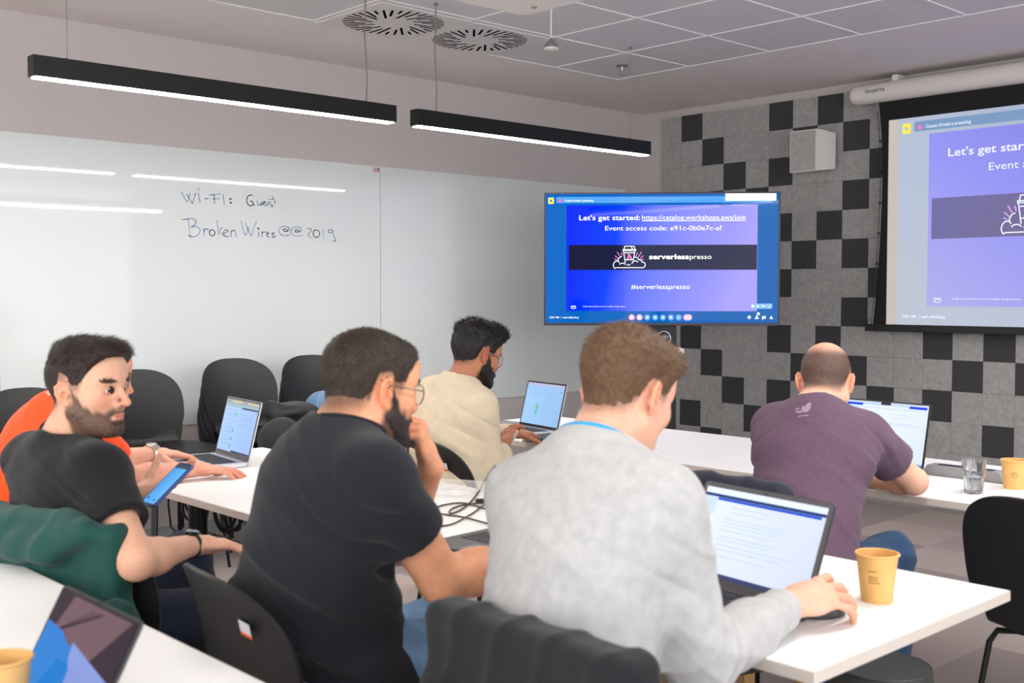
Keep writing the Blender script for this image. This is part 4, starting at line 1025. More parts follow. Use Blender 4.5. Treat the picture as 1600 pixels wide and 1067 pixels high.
def make_person(key, label, J, head, skin, hair, torso_o, shirt, pants, arms, beard=None, glasses=None, vox=.005, hv=.0028, extra=None, collar=None, strands=6000, shoes=True):
    """J: joints in room coordinates; head: dict(o, fwd, pitch, roll)"""
    base = (J['P'][0], J['P'][1], 0)
    T_ = wthing('person', label, 'person', base)
    HM = head_M(head['o'], head['fwd'], head.get('pitch', 0), head.get('roll', 0)); J['HM'] = HM
    L2W = lambda p: HM[:3, :3] @ np.asarray(p, float) + HM[:3, 3]
    # --- skin: head and neck
    N = J['N']; nb = L2W((0, -.022, -.055)); ndir = nrm(nb - N)
    lo, hi = bbox([head['o'], N], .16); s = SDF(lo, hi, hv); s.M = HM; build_head(s, head.get('jaw', 1), head.get('nose', 1)); s.M = None
    nr_ = head.get('neck', .055)
    s.cap(N - ndir * .03, nb + ndir * .02, nr_ + .006, nr_, k=.03); s.cap(N - ndir * .01, L2W((0, .03, -.085)), nr_ * .8, .035, k=.04)
    lo_, hi_ = bbox([N], .1)
    P, F = s.mesh(); P = relax(P, F, 1, .35)
    lc = to_local(HM, P); n0 = len(P)
    sk = np.array(skin); c = np.tile(sk, (n0, 1))
    vv = wav(P, 5, 60)[:, None] * .04 + 1; c = c * vv
    dist = lambda q, r: np.sqrt((((lc - np.array(q)) / np.array(r)) ** 2).sum(1))
    c = mixc(c, sk * (1.0, .70, .66), .5 * sstep(1.6, .6, np.minimum(dist((.046, .075, -.035), (.02, .03, .02)), dist((-.046, .075, -.035), (.02, .03, .02)))))
    c = mixc(c, sk * (1.04, .66, .60), .55 * sstep(1.4, .5, dist((0, .11, -.042), (.018, .02, .016))))
    for x in (-1, 1): c = mixc(c, sk * (1.05, .68, .6), .5 * sstep(1.5, .6, dist((x * .085, -.012, -.016), (.012, .022, .034))))
    c = mixc(c, sk * (.86, .54, .52), .8 * sstep(1.15, .8, np.minimum(dist((0, .097, -.0705), (.023, .012, .006)), dist((0, .095, -.081), (.02, .012, .0075)))))
    for x in (-1, 1):
        c = mixc(c, sk * (.70, .55, .5), .5 * sstep(1.5, .7, dist((x * .032, .088, -.008), (.020, .014, .012))))
        bw = dist((x * .033, .088, .016 - 0), (.021, .02, .0052)); c = mixc(c, np.array(hair['col']) * 1.1, .85 * sstep(1.25, .75, bw))
    # scalp shade and stubble are the colour of real short hair
    hr = hair_region(lc); fade = hair.get('scalp', .8); sc_col = hair.get('scalp_col', hair['col'])
    top_bald = hair.get('bald')
    m = sstep(-.014, .035, hr) * fade
    if top_bald is not None: m = m * sstep(*top_bald, lc[:, 2] - .25 * lc[:, 1])
    m = m * sstep(.095, .085, np.abs(lc[:, 0]))
    c = mixc(c, np.array(sc_col), np.clip(m, 0, 1))
    ear = np.minimum(dist((.084, -.013, -.016), (.012, .021, .034)), dist((-.084, -.013, -.016), (.012, .021, .034)))
    c = np.where((ear < 1.05)[:, None], np.tile(sk * (1.02, .82, .76), (n0, 1)), c)
    def beard_mask(l):
        z = l[:, 2]; y = l[:, 1]; ax = np.abs(l[:, 0])
        top = np.interp(y, [-.01, .008, .018, .030, .05, .07, .09, .11], [.0, .004, -.012, -.034, -.050, -.060, -.052, -.050]) + .004 * np.sin(l[:, 1] * 300)
        mm = sstep(.007, -.012, z - top) * sstep(.0, .014, y + .020 * sstep(-.040, -.055, z)) * sstep(-.150, -.120, z) 
        lip = np.sqrt((l[:, 0] / .024) ** 2 + ((z + .0765) / .0115) ** 2); mm = mm * np.where(y > .07, sstep(.85, 1.15, lip), 1)
        return mm
    if beard is not None: c = mixc(c, np.array(beard['col']), beard.get('shade', .8) * beard_mask(lc))
    parts, cols = [(P, F)], [c]
    # --- arms and hands
    for sd in 'RL':
        a = arms[sd]; S, E, W = J['S' + sd], J['E' + sd], J['W' + sd]; hd = a['d']
        lo, hi = bbox([S, E, W, W + nrm(hd) * .17], .075); s = SDF(lo, hi, a.get('vox', hv)); rr = a.get('r', (.050, .041, .042, .027))
        arm_skin(s, S, E, W, rr); hand(s, W + nrm(hd) * .012, hd, a['n'], sd, a.get('curls'), a.get('thumb', (.75, .65, .25)), a.get('tcurl', .35), a.get('spread', .1), a.get('sc', 1))
        Pa, Fa = s.mesh(); Pa = relax(Pa, Fa, 1, .3); ca = np.tile(sk, (len(Pa), 1)) * (1 + .05 * wav(Pa, 9, 70)[:, None])
        tip = sstep(.07, .15, (Pa - W) @ nrm(hd)); ca = mixc(ca, sk * (1.04, .74, .68), .45 * tip); parts.append((Pa, Fa)); cols.append(ca)
    body = nmesh('body', parts, M_skin, T_, cols)
    # --- eyes
    for x in (-1, 1):
        e = MB(); o = L2W((x * .032, .0745, -.008)); e.ball(o, .0122, 16, 12); wpart(e, 'eye', M_eye, T_, smooth=True)
        e = MB(); g = L2W((x * .032 + head.get('gaze', 0) * .003, .0815, -.0082)); e.ball(g, .0062, 14, 10); wpart(e, 'iris', M_iris, T_, smooth=True)
    # --- hair
    lo, hi = bbox([head['o']], .17); s = SDF(lo, hi, hair.get('vox', .0035)); s.M = HM
    s.ell((0, -.014, .028), (.077, .098, .084), k=0, m=.06); s.ell((0, .060, .045), (.055, .034, .045), k=.03, m=.06); s.ell((0, .03, -.02), (.064, .062, .085), k=.04, m=.06)
    s.M = None; s.cap(N - ndir * .03, nb + ndir * .02, nr_ + .006, nr_, k=.03, m=.05)
    s.M = HM
    for q in hair.get('lumps', []): s.ell(q[0], q[1], k=q[2] if len(q) > 2 else .02)
    s.M = None
    def thick(P):
        l = to_local(HM, P); r_ = hair_region(l, hair.get('dz', 0)); t = hair['t'](l); q_ = sstep(0, hair.get('ramp', .05), r_ + hair.get('fr', 3.) * np.maximum(l[:, 1] - .03, 0)); t = np.where(r_ > 0, t * q_ - hair.get('sink', .0012) * (1 - q_) + .0004, -.006 + 0 * t)
        if top_bald is not None: t = t - .0045 * sstep(top_bald[1], top_bald[0], l[:, 2] - .25 * l[:, 1])
        return np.where(r_ > 0, t + hair.get('rough', .0015) * wav(P, 3, 190) * sstep(0, .04, r_), t)
    s.band(thick, .09); Ph, Fh = s.mesh(); Ph = relax(Ph, Fh, 1, .3); hp = [(Ph, Fh)] if hair.get('shell', True) else []
    HR = HM[:3, :3]
    flow = hair['flow']; k_ = lambda P: sstep(-.004, .012, hair_region(to_local(HM, P), hair.get('dz', 0)))
    Ps, Fs, _ = tufts(Ph, Fh, strands, 7, lambda p: (flow(to_local(HM, p)) @ HR.T), lambda p: hair['len'](to_local(HM, p)), hair.get('w', .0006), k_, hair.get('lift', .4), hair.get('jit', .3)); hp.append((Ps, Fs))
    nmesh('hair', hp, hairmat('hair_' + key, hair['col']), T_)
    # --- beard
    if beard is not None and beard.get('t', 0) > 0:
        s = SDF(*bbox([head['o']], .17), .0034); s.M = HM; skull(s, jaw=head.get('jaw', 1))
        for x in (-1, 1): s.cap((x * .060 * head.get('jaw', 1), -.002, -.062), (x * .022, .070, -.108), .013, .014, k=.025)
        s.ell((0, .078, -.107), (.022, .015, .016), k=.02); s.ell((0, .088, -.062), (.016, .010, .012), k=.014); s.ell((0, .0915, -.0705), (.021, .0095, .0052), k=.004); s.ell((0, .0895, -.0805), (.018, .0095, .0062), k=.004); s.M = None
        def bt(P): m = beard_mask(to_local(HM, P)); return beard['t'] * m - .004 * (1 - m) - .03 * (m < .02) + .0008 * wav(P, 8, 260) * m
        s.band(bt, .06); Pb, Fb = s.mesh()
        if len(Fb):
            bp = [(Pb, Fb)] if beard['t'] > .0025 else []; Ps, Fs, _ = tufts(Pb, Fb, beard.get('n', 2500), 5, lambda p: np.tile(HR @ V3(0, .25, -1), (len(p), 1)), beard.get('len', .006), .0005, lambda p: beard_mask(to_local(HM, p)), .45, .4); bp.append((Ps, Fs))
            nmesh('beard', bp, hairmat('beard_' + key, beard['col']), T_)
    # --- brow strands
    if hair.get('brows', True):
        s = SDF(*bbox([head['o']], .15), .004); s.M = HM; build_head(s); s.M = None; Pz, Fz = s.mesh()
        def bk(P): l = to_local(HM, P); return ((np.sqrt(((np.abs(l[:, 0]) - .034) / .019) ** 2 + ((l[:, 2] - .0165 + 0) / .0042) ** 2) < 1) & (l[:, 1] > .05)).astype(float)
        m = bk(Pz[Fz[:, 0]]) + bk(Pz[Fz[:, 2]]) > 0
        if m.sum() > 4:
            Ps, Fs, _ = tufts(Pz, Fz[m], 500, 4, lambda p: (np.stack([np.sign(to_local(HM, p)[:, 0]), 0 * p[:, 0], .25 + 0 * p[:, 0]], 1) @ HR.T), .008, .0005, None, .3, .25)
            nmesh('eyebrows', [(Ps, Fs)], hairmat('hair_' + key, hair['col']), T_)
    # --- shirt
    g = shirt.get('g', .012); lo, hi = bbox([J['P'], J['N'], J['SR'], J['SL']] + [J[q] for q in (('EL', 'ER', 'WL', 'WR') if shirt['long'] else ('EL', 'ER'))], .2)
    s = SDF(lo, hi, vox); fr = torso(s, J, g, shirt.get('girth', 1), depth=shirt.get('depth', 1)); fX, fF, fU = fr(J['N'] - J['A'])
    for q in shirt.get('bulk', []): s.ell(*q)
    for sd in 'RL':
        S, E, W = J['S' + sd], J['E' + sd], J['W' + sd]; ax = nrm(E - S); sg = shirt.get('sg', .014)
        if shirt['long']:
            s.cap(S, E, .054 + sg, .046 + sg * 1.1, k=.035); s.cap(E, E * .45 + W * .55, .046 + sg * 1.1, .042 + sg, k=.03); s.cap(E * .45 + W * .55, W - nrm(W - E) * .02, .040 + sg, .033 + sg * .5, k=.015)
        else:
            q = S + (E - S) * shirt['sleeve'][sd] ; s.cap(S, q + ax * .03, .054 + sg, .052 + sg * shirt.get('flare', 1.5), k=.035)
    def disp(P):
        o = 0
        t = (P - J['P']) @ fU
        o = o + shirt.get('wr', .006) * folds(P, shirt.get('wd', fU + .5 * fX), shirt.get('wf', 30), 2, 1.8) * (.25 + .75 * sstep(.50, .12, t)) * (.45 + .55 * sstep(-.2, .4, wav(P, 14, 9)))
        o = o + .0035 * wav(P, 4, 22) + shirt.get('w2', .003) * folds(P, shirt.get('wd', fU + .5 * fX) + .25 * fX, 62, 21, 2.2) * sstep(-.1, .5, wav(P, 24, 12))
        for sd in 'RL':
            E, S, W = J['E' + sd], J['S' + sd], J['W' + sd]; de = np.linalg.norm(P - E, axis=1)
            if shirt['long']: o = o + shirt.get('er', .008) * folds(P, nrm(W - S), 60, 6, 2) * sstep(.15, .03, de) + .005 * folds(P, nrm(W - E), 75, 8, 2) * sstep(.14, .04, np.linalg.norm(P - W, axis=1))
            da = np.linalg.norm(P - (S - .09 * fU - .02 * fF), axis=1); o = o - shirt.get('ar', .007) * folds(P, nrm(fU - fX * (.6 if sd == 'L' else -.6)), 42, 12, 3) * sstep(.17, .04, da)
        return o
    s.band(disp, .035)
    for cr in shirt.get('creases', []): s.cap(cr[0], cr[1], cr[2], cr[2] * .6, k=.02, mode='sub')
    if not shirt['long']:
        for sd in 'RL':
            S, E = J['S' + sd], J['E' + sd]; ax = nrm(E - S + shirt.get('hemtilt', {}).get(sd, 0)); q = S + (E - S) * shirt['sleeve'][sd]; lo_, hi_ = bbox([q, q + (E - S) * .3], .085)
            # cut flat, but only around the arm
            g_ = s._reg(lo_, hi_, 0)
            if g_:
                sl, x, y, z = g_; d = (x - q[0]) * ax[0] + (y - q[1]) * ax[1] + (z - q[2]) * ax[2]; rad = np.sqrt((x - q[0]) ** 2 + (y - q[1]) ** 2 + (z - q[2]) ** 2) - .105
                s.f[sl] = np.maximum(s.f[sl], np.minimum(d, -rad))
            s.cap(q - ax * .03, q + ax * .05, .047, .052 + shirt.get('sg', .014) * .6, k=.004, mode='sub')
    nk = collar or {}
    s.cap(N - ndir * .004, N + ndir * .2, nr_ + nk.get('gap', .007), nr_ + .03, k=.006, mode='sub')
    hem = J['P'] - fU * shirt.get('hem', .06); s.cut(hem, -fU)
    Pc, Fc = s.mesh(); Pc = relax(Pc, Fc, 1, .3)
    nmesh(shirt['name'], [(Pc, Fc)], shirt['mat'], T_)
    # collar rib
    cc_ = N + ndir * nk.get('up', .004); u = nrm(ndir - fF * nk.get('tilt', .35)); ex = fX - u * (fX @ u); ex = nrm(ex); ey = np.cross(u, ex); R_c = nr_ + nk.get('gap', .007) + nk.get('r', .004)
    if nk.get('rib', True):
        b = MB(); b.tube([tuple(cc_ + (ex * math.cos(a) + ey * math.sin(a)) * R_c) for a in [2 * PI * q / 40 for q in range(41)]], nk.get('th', .006), 8); wpart(b, 'collar', nk.get('mat', shirt['mat']), T_, smooth=True)
    if nk.get('necklace'):
        b = MB(); b.tube([tuple(cc_ + u * .020 + (ex * math.cos(a) + ey * math.sin(a)) * (nr_ + .004)) for a in [2 * PI * q / 40 for q in range(41)]], .0016, 6); wpart(b, 'necklace', mat('cord_brown', srgb(110, 70, 44), .6, noise=.1), T_, smooth=True)
    if nk.get('lanyard'):
        b = MB(); pts = []
        for q in range(41):
            a = PI + PI * q / 40; pts.append(cc_ - u * .004 + (ex * math.cos(a) + ey * math.sin(a)) * (R_c + .004))
        A_, B_ = pts[0], pts[-1]; front = J['C'] + fF * .17 - fU * .02
        pts = [A_ * (1 - t) + front * t + fF * .05 * math.sin(PI * t) for t in (.8, .6, .4, .2)] + pts + [B_ * (1 - t) + front * t + fF * .05 * math.sin(PI * t) for t in (.2, .4, .6, .8)]
        w2 = .0085; v = []; 
        for p in pts: v += [p - u * w2 * .2, p + u * w2 * 2.1]
        v2 = []
        for i, p in enumerate(pts):
            out = nrm(p - cc_ - u * ((p - cc_) @ u)) * .0016; v2 += [v[2 * i] + out, v[2 * i + 1] + out]
        n_ = len(v); f = [(2 * i, 2 * i + 2, 2 * i + 3, 2 * i + 1) for i in range(len(pts) - 1)] + [(n_ + 2 * i + 1, n_ + 2 * i + 3, n_ + 2 * i + 2, n_ + 2 * i) for i in range(len(pts) - 1)]
        f += [(2 * i, n_ + 2 * i, n_ + 2 * i + 2, 2 * i + 2) for i in range(len(pts) - 1)] + [(2 * i + 1, 2 * i + 3, n_ + 2 * i + 3, n_ + 2 * i + 1) for i in range(len(pts) - 1)]
        b.add([tuple(p) for p in v + v2], f); wpart(b, 'lanyard', mat('lanyard_blue', srgb(40, 150, 205), .45, noise=.15, nscale=60), T_, label='bright blue lanyard round the neck')
    # --- trousers and shoes
    lo, hi = bbox([J['P'], J['KR'], J['KL'], J['FR'], J['FL']], .2); s = SDF(lo, hi, .0075); fr2 = fr(J['A'] - J['P']) 
    s.ell(J['P'] - fr2[2] * .01, (.178, .135, .12), fr2, k=.05); s.ell(J['P'] + fr2[2] * .06, (.158 * (shirt.get('girth', 1) + 1) / 2, .118 * (shirt.get('girth', 1) + 1) / 2, .09), fr2, k=.05)
    for sd, x in (('R', 1), ('L', -1)):
        Hp = J['P'] + fr2[0] * .085 * x - fr2[2] * .02; K, Ft = J['K' + sd], J['F' + sd]
        rs = pants.get('rs', 1); s.cap(Hp, K, .092 * rs, .066 * rs, k=.05); s.cap(K, K * .5 + Ft * .5, .066, .062, k=.03); s.cap(K * .5 + Ft * .5, Ft + (K - Ft) * .12, .062, .056, k=.03)
    s.band(lambda P: .006 * folds(P, V3(.3, .5, .8), 34, 3) * (.35 + sstep(.16, .03, np.minimum(np.linalg.norm(P - J['KR'], axis=1), np.linalg.norm(P - J['KL'], axis=1)))) + .003 * wav(P, 2, 30), .03)
    Pp_, Fp_ = s.mesh(); nmesh(pants['name'], [(relax(Pp_, Fp_, 1, .4), Fp_)], pants['mat'], T_)
    if shoes:
        for sd in 'RL':
            Ft = J['F' + sd]; f = nrm(V3(J['fw'][0], J['fw'][1], 0)); s = SDF(*bbox([Ft, Ft + f * .2], .09), .006)
            s.cap(V3(Ft[0], Ft[1], .045) - f * .03, V3(Ft[0], Ft[1], .038) + f * .15, .042, .034, k=.02); s.cap(V3(Ft[0], Ft[1], .05) - f * .02, Ft + V3(0, 0, .02), .042, .044, k=.02); s.cut(V3(0, 0, .004), V3(0, 0, -1)); Pq, Fq = s.mesh()
            nmesh('shoe', [(Pq, Fq)], mat('shoe_dark', srgb(46, 44, 46), .6, noise=.08), T_)
    # --- glasses
    if glasses is not None:
        gm = glasses['mat']; th = glasses.get('th', .0013); rx, rz = glasses.get('r', (.024, .021)); ctr = []
        for x in (-1, 1):
            b = MB(); ring = [L2W((x * (.033 + 0) + rx * math.cos(a), .0985 - .006 * abs(math.cos(a)) * (1 if x * math.cos(a) > 0 else 0), -.010 + rz * math.sin(a))) for a in [2 * PI * q / 24 for q in range(25)]]
            b.tube([tuple(p) for p in ring], th, 6); wpart(b, 'glasses_rim', gm, T_, smooth=True)
            b = MB(); b.add([tuple(L2W((x * .033, .0965, -.010)))] + [tuple(p) for p in ring[:-1]], [(0, 1 + q, 1 + (q + 1) % 24) for q in range(24)]); wpart(b, 'glasses_lens', mat('clear_lens', (1, 1, 1), .02, alpha=.16, spec=.8, noise=0), T_)
            b = MB(); b.tube([tuple(L2W(p)) for p in ((x * .057, .095, -.004), (x * .070, .085, -.002), (x * .079, .04, .002), (x * .082, -.002, .004), (x * .081, -.022, -.012))], [th, th, th * 1.1, th * 1.2, th * 1.3], 6); wpart(b, 'glasses_temple', gm, T_, smooth=True)
        b = MB(); b.tube([tuple(L2W(p)) for p in ((-.010, .100, -.006), (0, .103, -.003), (.010, .100, -.006))], th, 6); wpart(b, 'glasses_bridge', gm, T_, smooth=True)
    if extra: extra(T_, J, L2W, fr)
    return T_

def cam_dir(r, d, u=0): return nrm(RGN * r + DPN * d + V3(0, 0, 1) * u)
def knee_foot(J):
    for sd in 'RL':
        K = J['K' + sd]; J['F' + sd] = V3(K[0], K[1], .09) + J['fw'] * -.02
HS = dict(
    P1=srgb(224, 172, 144), P2=srgb(222, 160, 136), P3=srgb(222, 158, 122), P4=srgb(232, 176, 150), P5=srgb(170, 112, 84), P6=srgb(228, 176, 150))
def sw(l, a, b): return sstep(a, b, l)
# ---------------------------------------------------------------- the man with the phone (front left)
J = dict(N=pt(108, 678, 2.90), SR=pt(152, 738, 2.77), SL=pt(52, 716, 3.02), C=pt(106, 782, 2.89), A=pt(122, 885, 2.88), P=pt(132, 972, 2.86), fw=cam_dir(.80, .60),
         ER=pt(213, 878, 2.63), WR=pt(298, 852, 2.84), EL=pt(120, 830, 3.08), WL=pt(206, 775, 3.14), KR=pt(385, 955, 3.02), KL=pt(292, 868, 3.2)); knee_foot(J); J['FL'] = pt(330, 1060, 3.25); J['FL'][2] = .3
hairP1 = dict(col=srgb(44, 32, 26), scalp=.78, scalp_col=srgb(84, 64, 54), ramp=.075, rough=.0018,
    t=lambda l: .003 + .012 * sstep(.03, .085, l[:, 2] + .35 * l[:, 1]),
    flow=lambda l: np.stack([-.6 + 0 * l[:, 0], .55 + 0 * l[:, 0], .35 - 9 * np.maximum(l[:, 1] - .05, 0)], 1) * np.where(l[:, 2:3] > .05, 1, 0) + np.array([[0, .1, -1.]]) * np.where(l[:, 2:3] > .05, 0, 1),
    len=lambda l: .007 + .013 * sstep(.03, .09, l[:, 2]), lift=.36, jit=.25, fr=1.5, lumps=[((.0, .060, .083), (.046, .026, .018), .03)])
def x1(T_, J, L2W, fr):
    W = J['WR']; d = nrm(J['WR'] - J['ER'])
    ex = nrm(np.cross(d, V3(0, 0, 1))); ey = np.cross(ex, d)
    b = MB(); b.tube([tuple(W + (ex * math.cos(a) + ey * math.sin(a)) * .0305) for a in [2 * PI * q / 28 for q in range(29)]], .0032, 6)
    for k in (-1, 1): b.tube([tuple(W + d * .004 * k + (ex * math.cos(a) + ey * math.sin(a)) * .0305) for a in [2 * PI * q / 28 for q in range(29)]], .0026, 6)
    wpart(b, 'watch_strap', mat('watch_rubber', srgb(26, 26, 28), .6, noise=.05), T_, smooth=True)
    o = nrm(-DPN * .6 + V3(0, 0, 1) * .8 - RGN * .1); o = nrm(o - d * (o @ d)); c0 = W + o * .034
    q = MB(); R = Matrix((Vector(d), Vector(np.cross(o, d)), Vector(o))).transposed().to_4x4(); q.M = Matrix.Translation(Vector(c0)) @ R
    q.lathe([(0, .004), (.015, .004), (.0175, .002), (.0175, -.006), (0, -.006)], n=24); wpart(q, 'watch_case', mat('watch_black', (.01, .01, .012), .15, coat=.5), T_, smooth=True)
make_person('dark', 'bearded man in a black t-shirt turned right, looking up from a phone', J,
    dict(o=pt(138, 603, 2.86), fwd=cam_dir(.95, -.31), pitch=0, roll=0, jaw=1.04, neck=.057, nose=1.06), np.array(HS['P1']) * np.array(.93), hairP1, None,
    dict(name='tshirt', long=False, sleeve=dict(R=.60, L=.6), mat=cloth('black_cotton', srgb(33, 31, 33)), g=.010, wr=.010, girth=1.02), dict(name='jeans', mat=cloth('navy_denim', srgb(34, 40, 58), bump=.35)),
    dict(R=dict(d=cam_dir(.75, .62, -.1), n=V3(0, 0, -1), curls=[(.3, .4, .3), (.35, .45, .3), (.4, .5, .3), (.4, .5, .3)]),
         L=dict(d=cam_dir(.80, .1, .25), n=cam_dir(-.25, -.45, .85), curls=[(.15, .25, .2), (.2, .3, .25), (.25, .4, .3), (.3, .45, .3)], thumb=(.75, .55, .35), tcurl=.1)),
    beard=dict(col=srgb(56, 41, 34), t=.0012, n=11000, len=.0052, shade=.84), vox=.0048, hv=.0021, extra=x1, collar=dict(necklace=True, gap=.010), strands=9000)
# phone in the left hand
ph = thing('smartphone', 'blue-lit smartphone held low by the bearded man in black', 'phone', pt(262, 757, 3.07))
zx = cam_dir(-.45, -.45, .78); ly = nrm(V3(*cam_dir(.52, .55, .62)) - zx * (cam_dir(.52, .55, .62) @ zx)); lx = np.cross(ly, zx)
ph.rotation_euler = Matrix((Vector(lx), Vector(ly), Vector(zx))).transposed().to_euler()
MB().plate(-.037, -.078, .037, .078, -.004, .004, .010).build('case', mat('phone_blue_case', srgb(70, 96, 160), .4, metal=.3, noise=.02), ph)
MB().plate(-.035, -.076, .035, .076, .004, .0046, .009).build('glass', mat('phone_glass', (.01, .012, .02), .06), ph)
MB().plate(-.032, -.072, .032, .056, .0046, .0049, .004).build('display', grad_mat('phone_display', [(0, srgb(70, 150, 225)), (1, srgb(96, 176, 240))]), ph)
MB().plate(-.032, .057, .032, .071, .0046, .0049, .003).build('status_bar', emat('phone_bar', srgb(60, 70, 92)), ph)
b_ = MB()
for k, (x, y) in enumerate(((-.02, -.055), (.016, -.06))): b_.plate(x - .004, y - .003, x + .004, y + .003, .0049, .0051, .001)
b_.build('display_icons', emat('phone_icon', srgb(40, 60, 110)), ph)

# ---------------------------------------------------------------- the man in orange, behind him
J = dict(N=pt(96, 634, 3.63), SR=pt(122, 664, 3.55), SL=pt(82, 648, 3.86), C=pt(62, 705, 3.65), A=pt(15, 800, 3.62), P=pt(-12, 878, 3.6), fw=cam_dir(.82, .57),
         ER=pt(200, 748, 3.80), WR=pt(302, 733, 3.97), EL=pt(160, 722, 4.05), WL=pt(237, 709, 4.30), KR=pt(140, 880, 3.9), KL=pt(120, 860, 4.05)); knee_foot(J)
hairP2 = dict(shell=False, col=srgb(120, 92, 76), scalp=.5, scalp_col=srgb(168, 122, 102), bald=(.09, .06), ramp=.05, t=lambda l: .002 + 0 * l[:, 0], flow=lambda l: np.tile([[0, -.2, -1.]], (len(l), 1)), len=lambda l: .004 + 0 * l[:, 0])
def x2(T_, J, L2W, fr):
    d = nrm(J['WL'] - J['EL']); W = J['WL'] + d * .0; ex = nrm(np.cross(d, V3(0, 0, 1))); ey = np.cross(ex, d)
    b = MB()
    for k in range(7):
        b.tube([tuple(W + d * (.0055 * (k - 3)) + (ex * 1.0 * math.cos(a) + ey * math.sin(a)) * .0335) for a in [2 * PI * q / 28 for q in range(29)]], .0032, 6)
    wpart(b, 'watch_bracelet', mat('watch_steel', srgb(206, 200, 190), .28, metal=.85, noise=.03), T_, smooth=True)
    o = V3(0, 0, 1); o = nrm(o - d * (o @ d)); q = MB(); R = Matrix((Vector(d), Vector(np.cross(o, d)), Vector(o))).transposed().to_4x4(); q.M = Matrix.Translation(Vector(W + o * .036)) @ R
    q.lathe([(0, .005), (.017, .005), (.020, .003), (.020, -.005), (0, -.005)], n=24); wpart(q, 'watch_case', mat('watch_steel', (1, 1, 1)), T_, smooth=True)
M_or = cloth('orange_shirt', srgb(246, 84, 38), bump=.12)
make_person('bald', 'man in a bright orange shirt leaning over a laptop, half hidden at far left', J,
    dict(o=pt(153, 583, 3.65), fwd=cam_dir(.93, .34), pitch=12, neck=.056), HS['P2'], hairP2, None,
    dict(name='tshirt', long=False, sleeve=dict(R=.62, L=.6), mat=M_or, g=.014, girth=1.08), dict(name='trousers', mat=cloth('dark_trousers', srgb(44, 44, 50))),
    dict(R=dict(d=cam_dir(.93, .2, -.06), n=V3(0, 0, -1), curls=[(.12, .3, .3), (.15, .35, .3), (.2, .4, .3), (.25, .45, .3)], spread=.12),
         L=dict(d=cam_dir(.95, .25, -.05), n=V3(0, 0, -1), curls=[(.15, .4, .3), (.2, .4, .3), (.25, .4, .3), (.3, .4, .3)])),
    glasses=dict(mat=mat('frame_metal', srgb(90, 84, 82), .3, metal=.8, noise=.02)), vox=.006, hv=.003, extra=x2, strands=900, collar=dict())

# ---------------------------------------------------------------- the man in black with glasses, hand at his mouth
J = dict(N=pt(545, 668, 2.29), SR=pt(585, 745, 2.16), SL=pt(488, 716, 2.46), C=pt(508, 790, 2.28), A=pt(494, 912, 2.33), P=pt(532, 1045, 2.34), fw=cam_dir(.80, .60),
         ER=pt(690, 905, 2.28), WR=pt(850, 868, 2.42), EL=pt(622, 850, 2.66), WL=pt(673, 732, 2.50), KR=pt(762, 1000, 2.44), KL=pt(668, 985, 2.70)); knee_foot(J)
hairP3 = dict(col=srgb(50, 38, 30), scalp=.86, scalp_col=srgb(82, 60, 48), ramp=.05, rough=.0004,
    t=lambda l: .0005 + .0035 * sstep(.02, .09, l[:, 2]), flow=lambda l: np.stack([0 * l[:, 0], .5 + 0 * l[:, 0], -.4 - 4 * np.maximum(.05 - l[:, 2], 0)], 1), len=lambda l: .007 + .002 * sstep(.0, .08, l[:, 2]), lift=.45, jit=.35)
make_person('buzz', 'man in a navy-black t-shirt with glasses, resting his chin on his fist', J,
    dict(o=pt(580, 601, 2.33), fwd=cam_dir(.79, .61), pitch=8, roll=0, jaw=1.1, neck=.064), HS['P3'], hairP3, None,
    dict(name='tshirt', long=False, sleeve=dict(R=.56, L=.6), mat=cloth('navy_black_cotton', srgb(32, 33, 38)), g=.016, girth=1.18, depth=1.05, wr=.018, wf=26, wd=cam_dir(.45, -.1, .9), hem=-.03, flare=1.2), dict(name='jeans', mat=cloth('light_denim', srgb(110, 144, 178), noise=.16, bump=.35), rs=1.12),
    dict(R=dict(d=cam_dir(.85, .5, -.1), n=V3(0, 0, -1), r=(.054, .046, .046, .029)),
         L=dict(d=cam_dir(-.22, -.28, .93), n=cam_dir(-.95, .1, -.2), curls=[(1.0, 1.2, .8), (1.15, 1.3, .8), (1.2, 1.3, .8), (1.25, 1.3, .8)], thumb=(.5, .8, .4), tcurl=.6, r=(.054, .046, .044, .028))),
    beard=dict(col=srgb(50, 40, 38), t=.003, n=4500, len=.006, shade=.82), glasses=dict(mat=mat('frame_grey', srgb(110, 104, 98), .3, metal=.8, noise=.02), r=(.026, .021)), vox=.0045, hv=.0025, strands=11000, collar=dict(gap=.008, up=-.002))

# ---------------------------------------------------------------- the man in the grey sweater
J = dict(N=pt(932, 702, 2.10), SR=pt(1032, 792, 1.97), SL=pt(828, 776, 2.17), C=pt(918, 842, 2.02), A=pt(885, 985, 1.98), P=pt(880, 1150, 1.93), fw=cam_dir(.70, .71),
         ER=pt(1090, 1026, 1.97), WR=pt(1228, 948, 2.18), EL=pt(880, 890, 2.36), WL=pt(1005, 885, 2.47), KR=pt(1130, 1180, 2.1), KL=pt(1000, 1120, 2.35)); knee_foot(J)
M_gs = cloth('grey_marl_knit', srgb(176, 175, 174), noise=.09, nscale=45, bump=.25)
hairP4 = dict(col=srgb(94, 68, 47), scalp=.88, scalp_col=srgb(88, 64, 50), ramp=.055, rough=.0022, fr=1.2,
    t=lambda l: .002 + .011 * sstep(.0, .08, l[:, 2]),
    flow=lambda l: np.stack([-.5 + 0 * l[:, 0], .75 + 0 * l[:, 0], -.15 - 6 * np.maximum(.05 - l[:, 2], 0) + .5 * sstep(.08, .1, l[:, 2])], 1), len=lambda l: .008 + .012 * sstep(.02, .09, l[:, 2]), lift=.22, jit=.16, w=.0006,
    lumps=[((0, .050, .072), (.055, .035, .026), .03)])
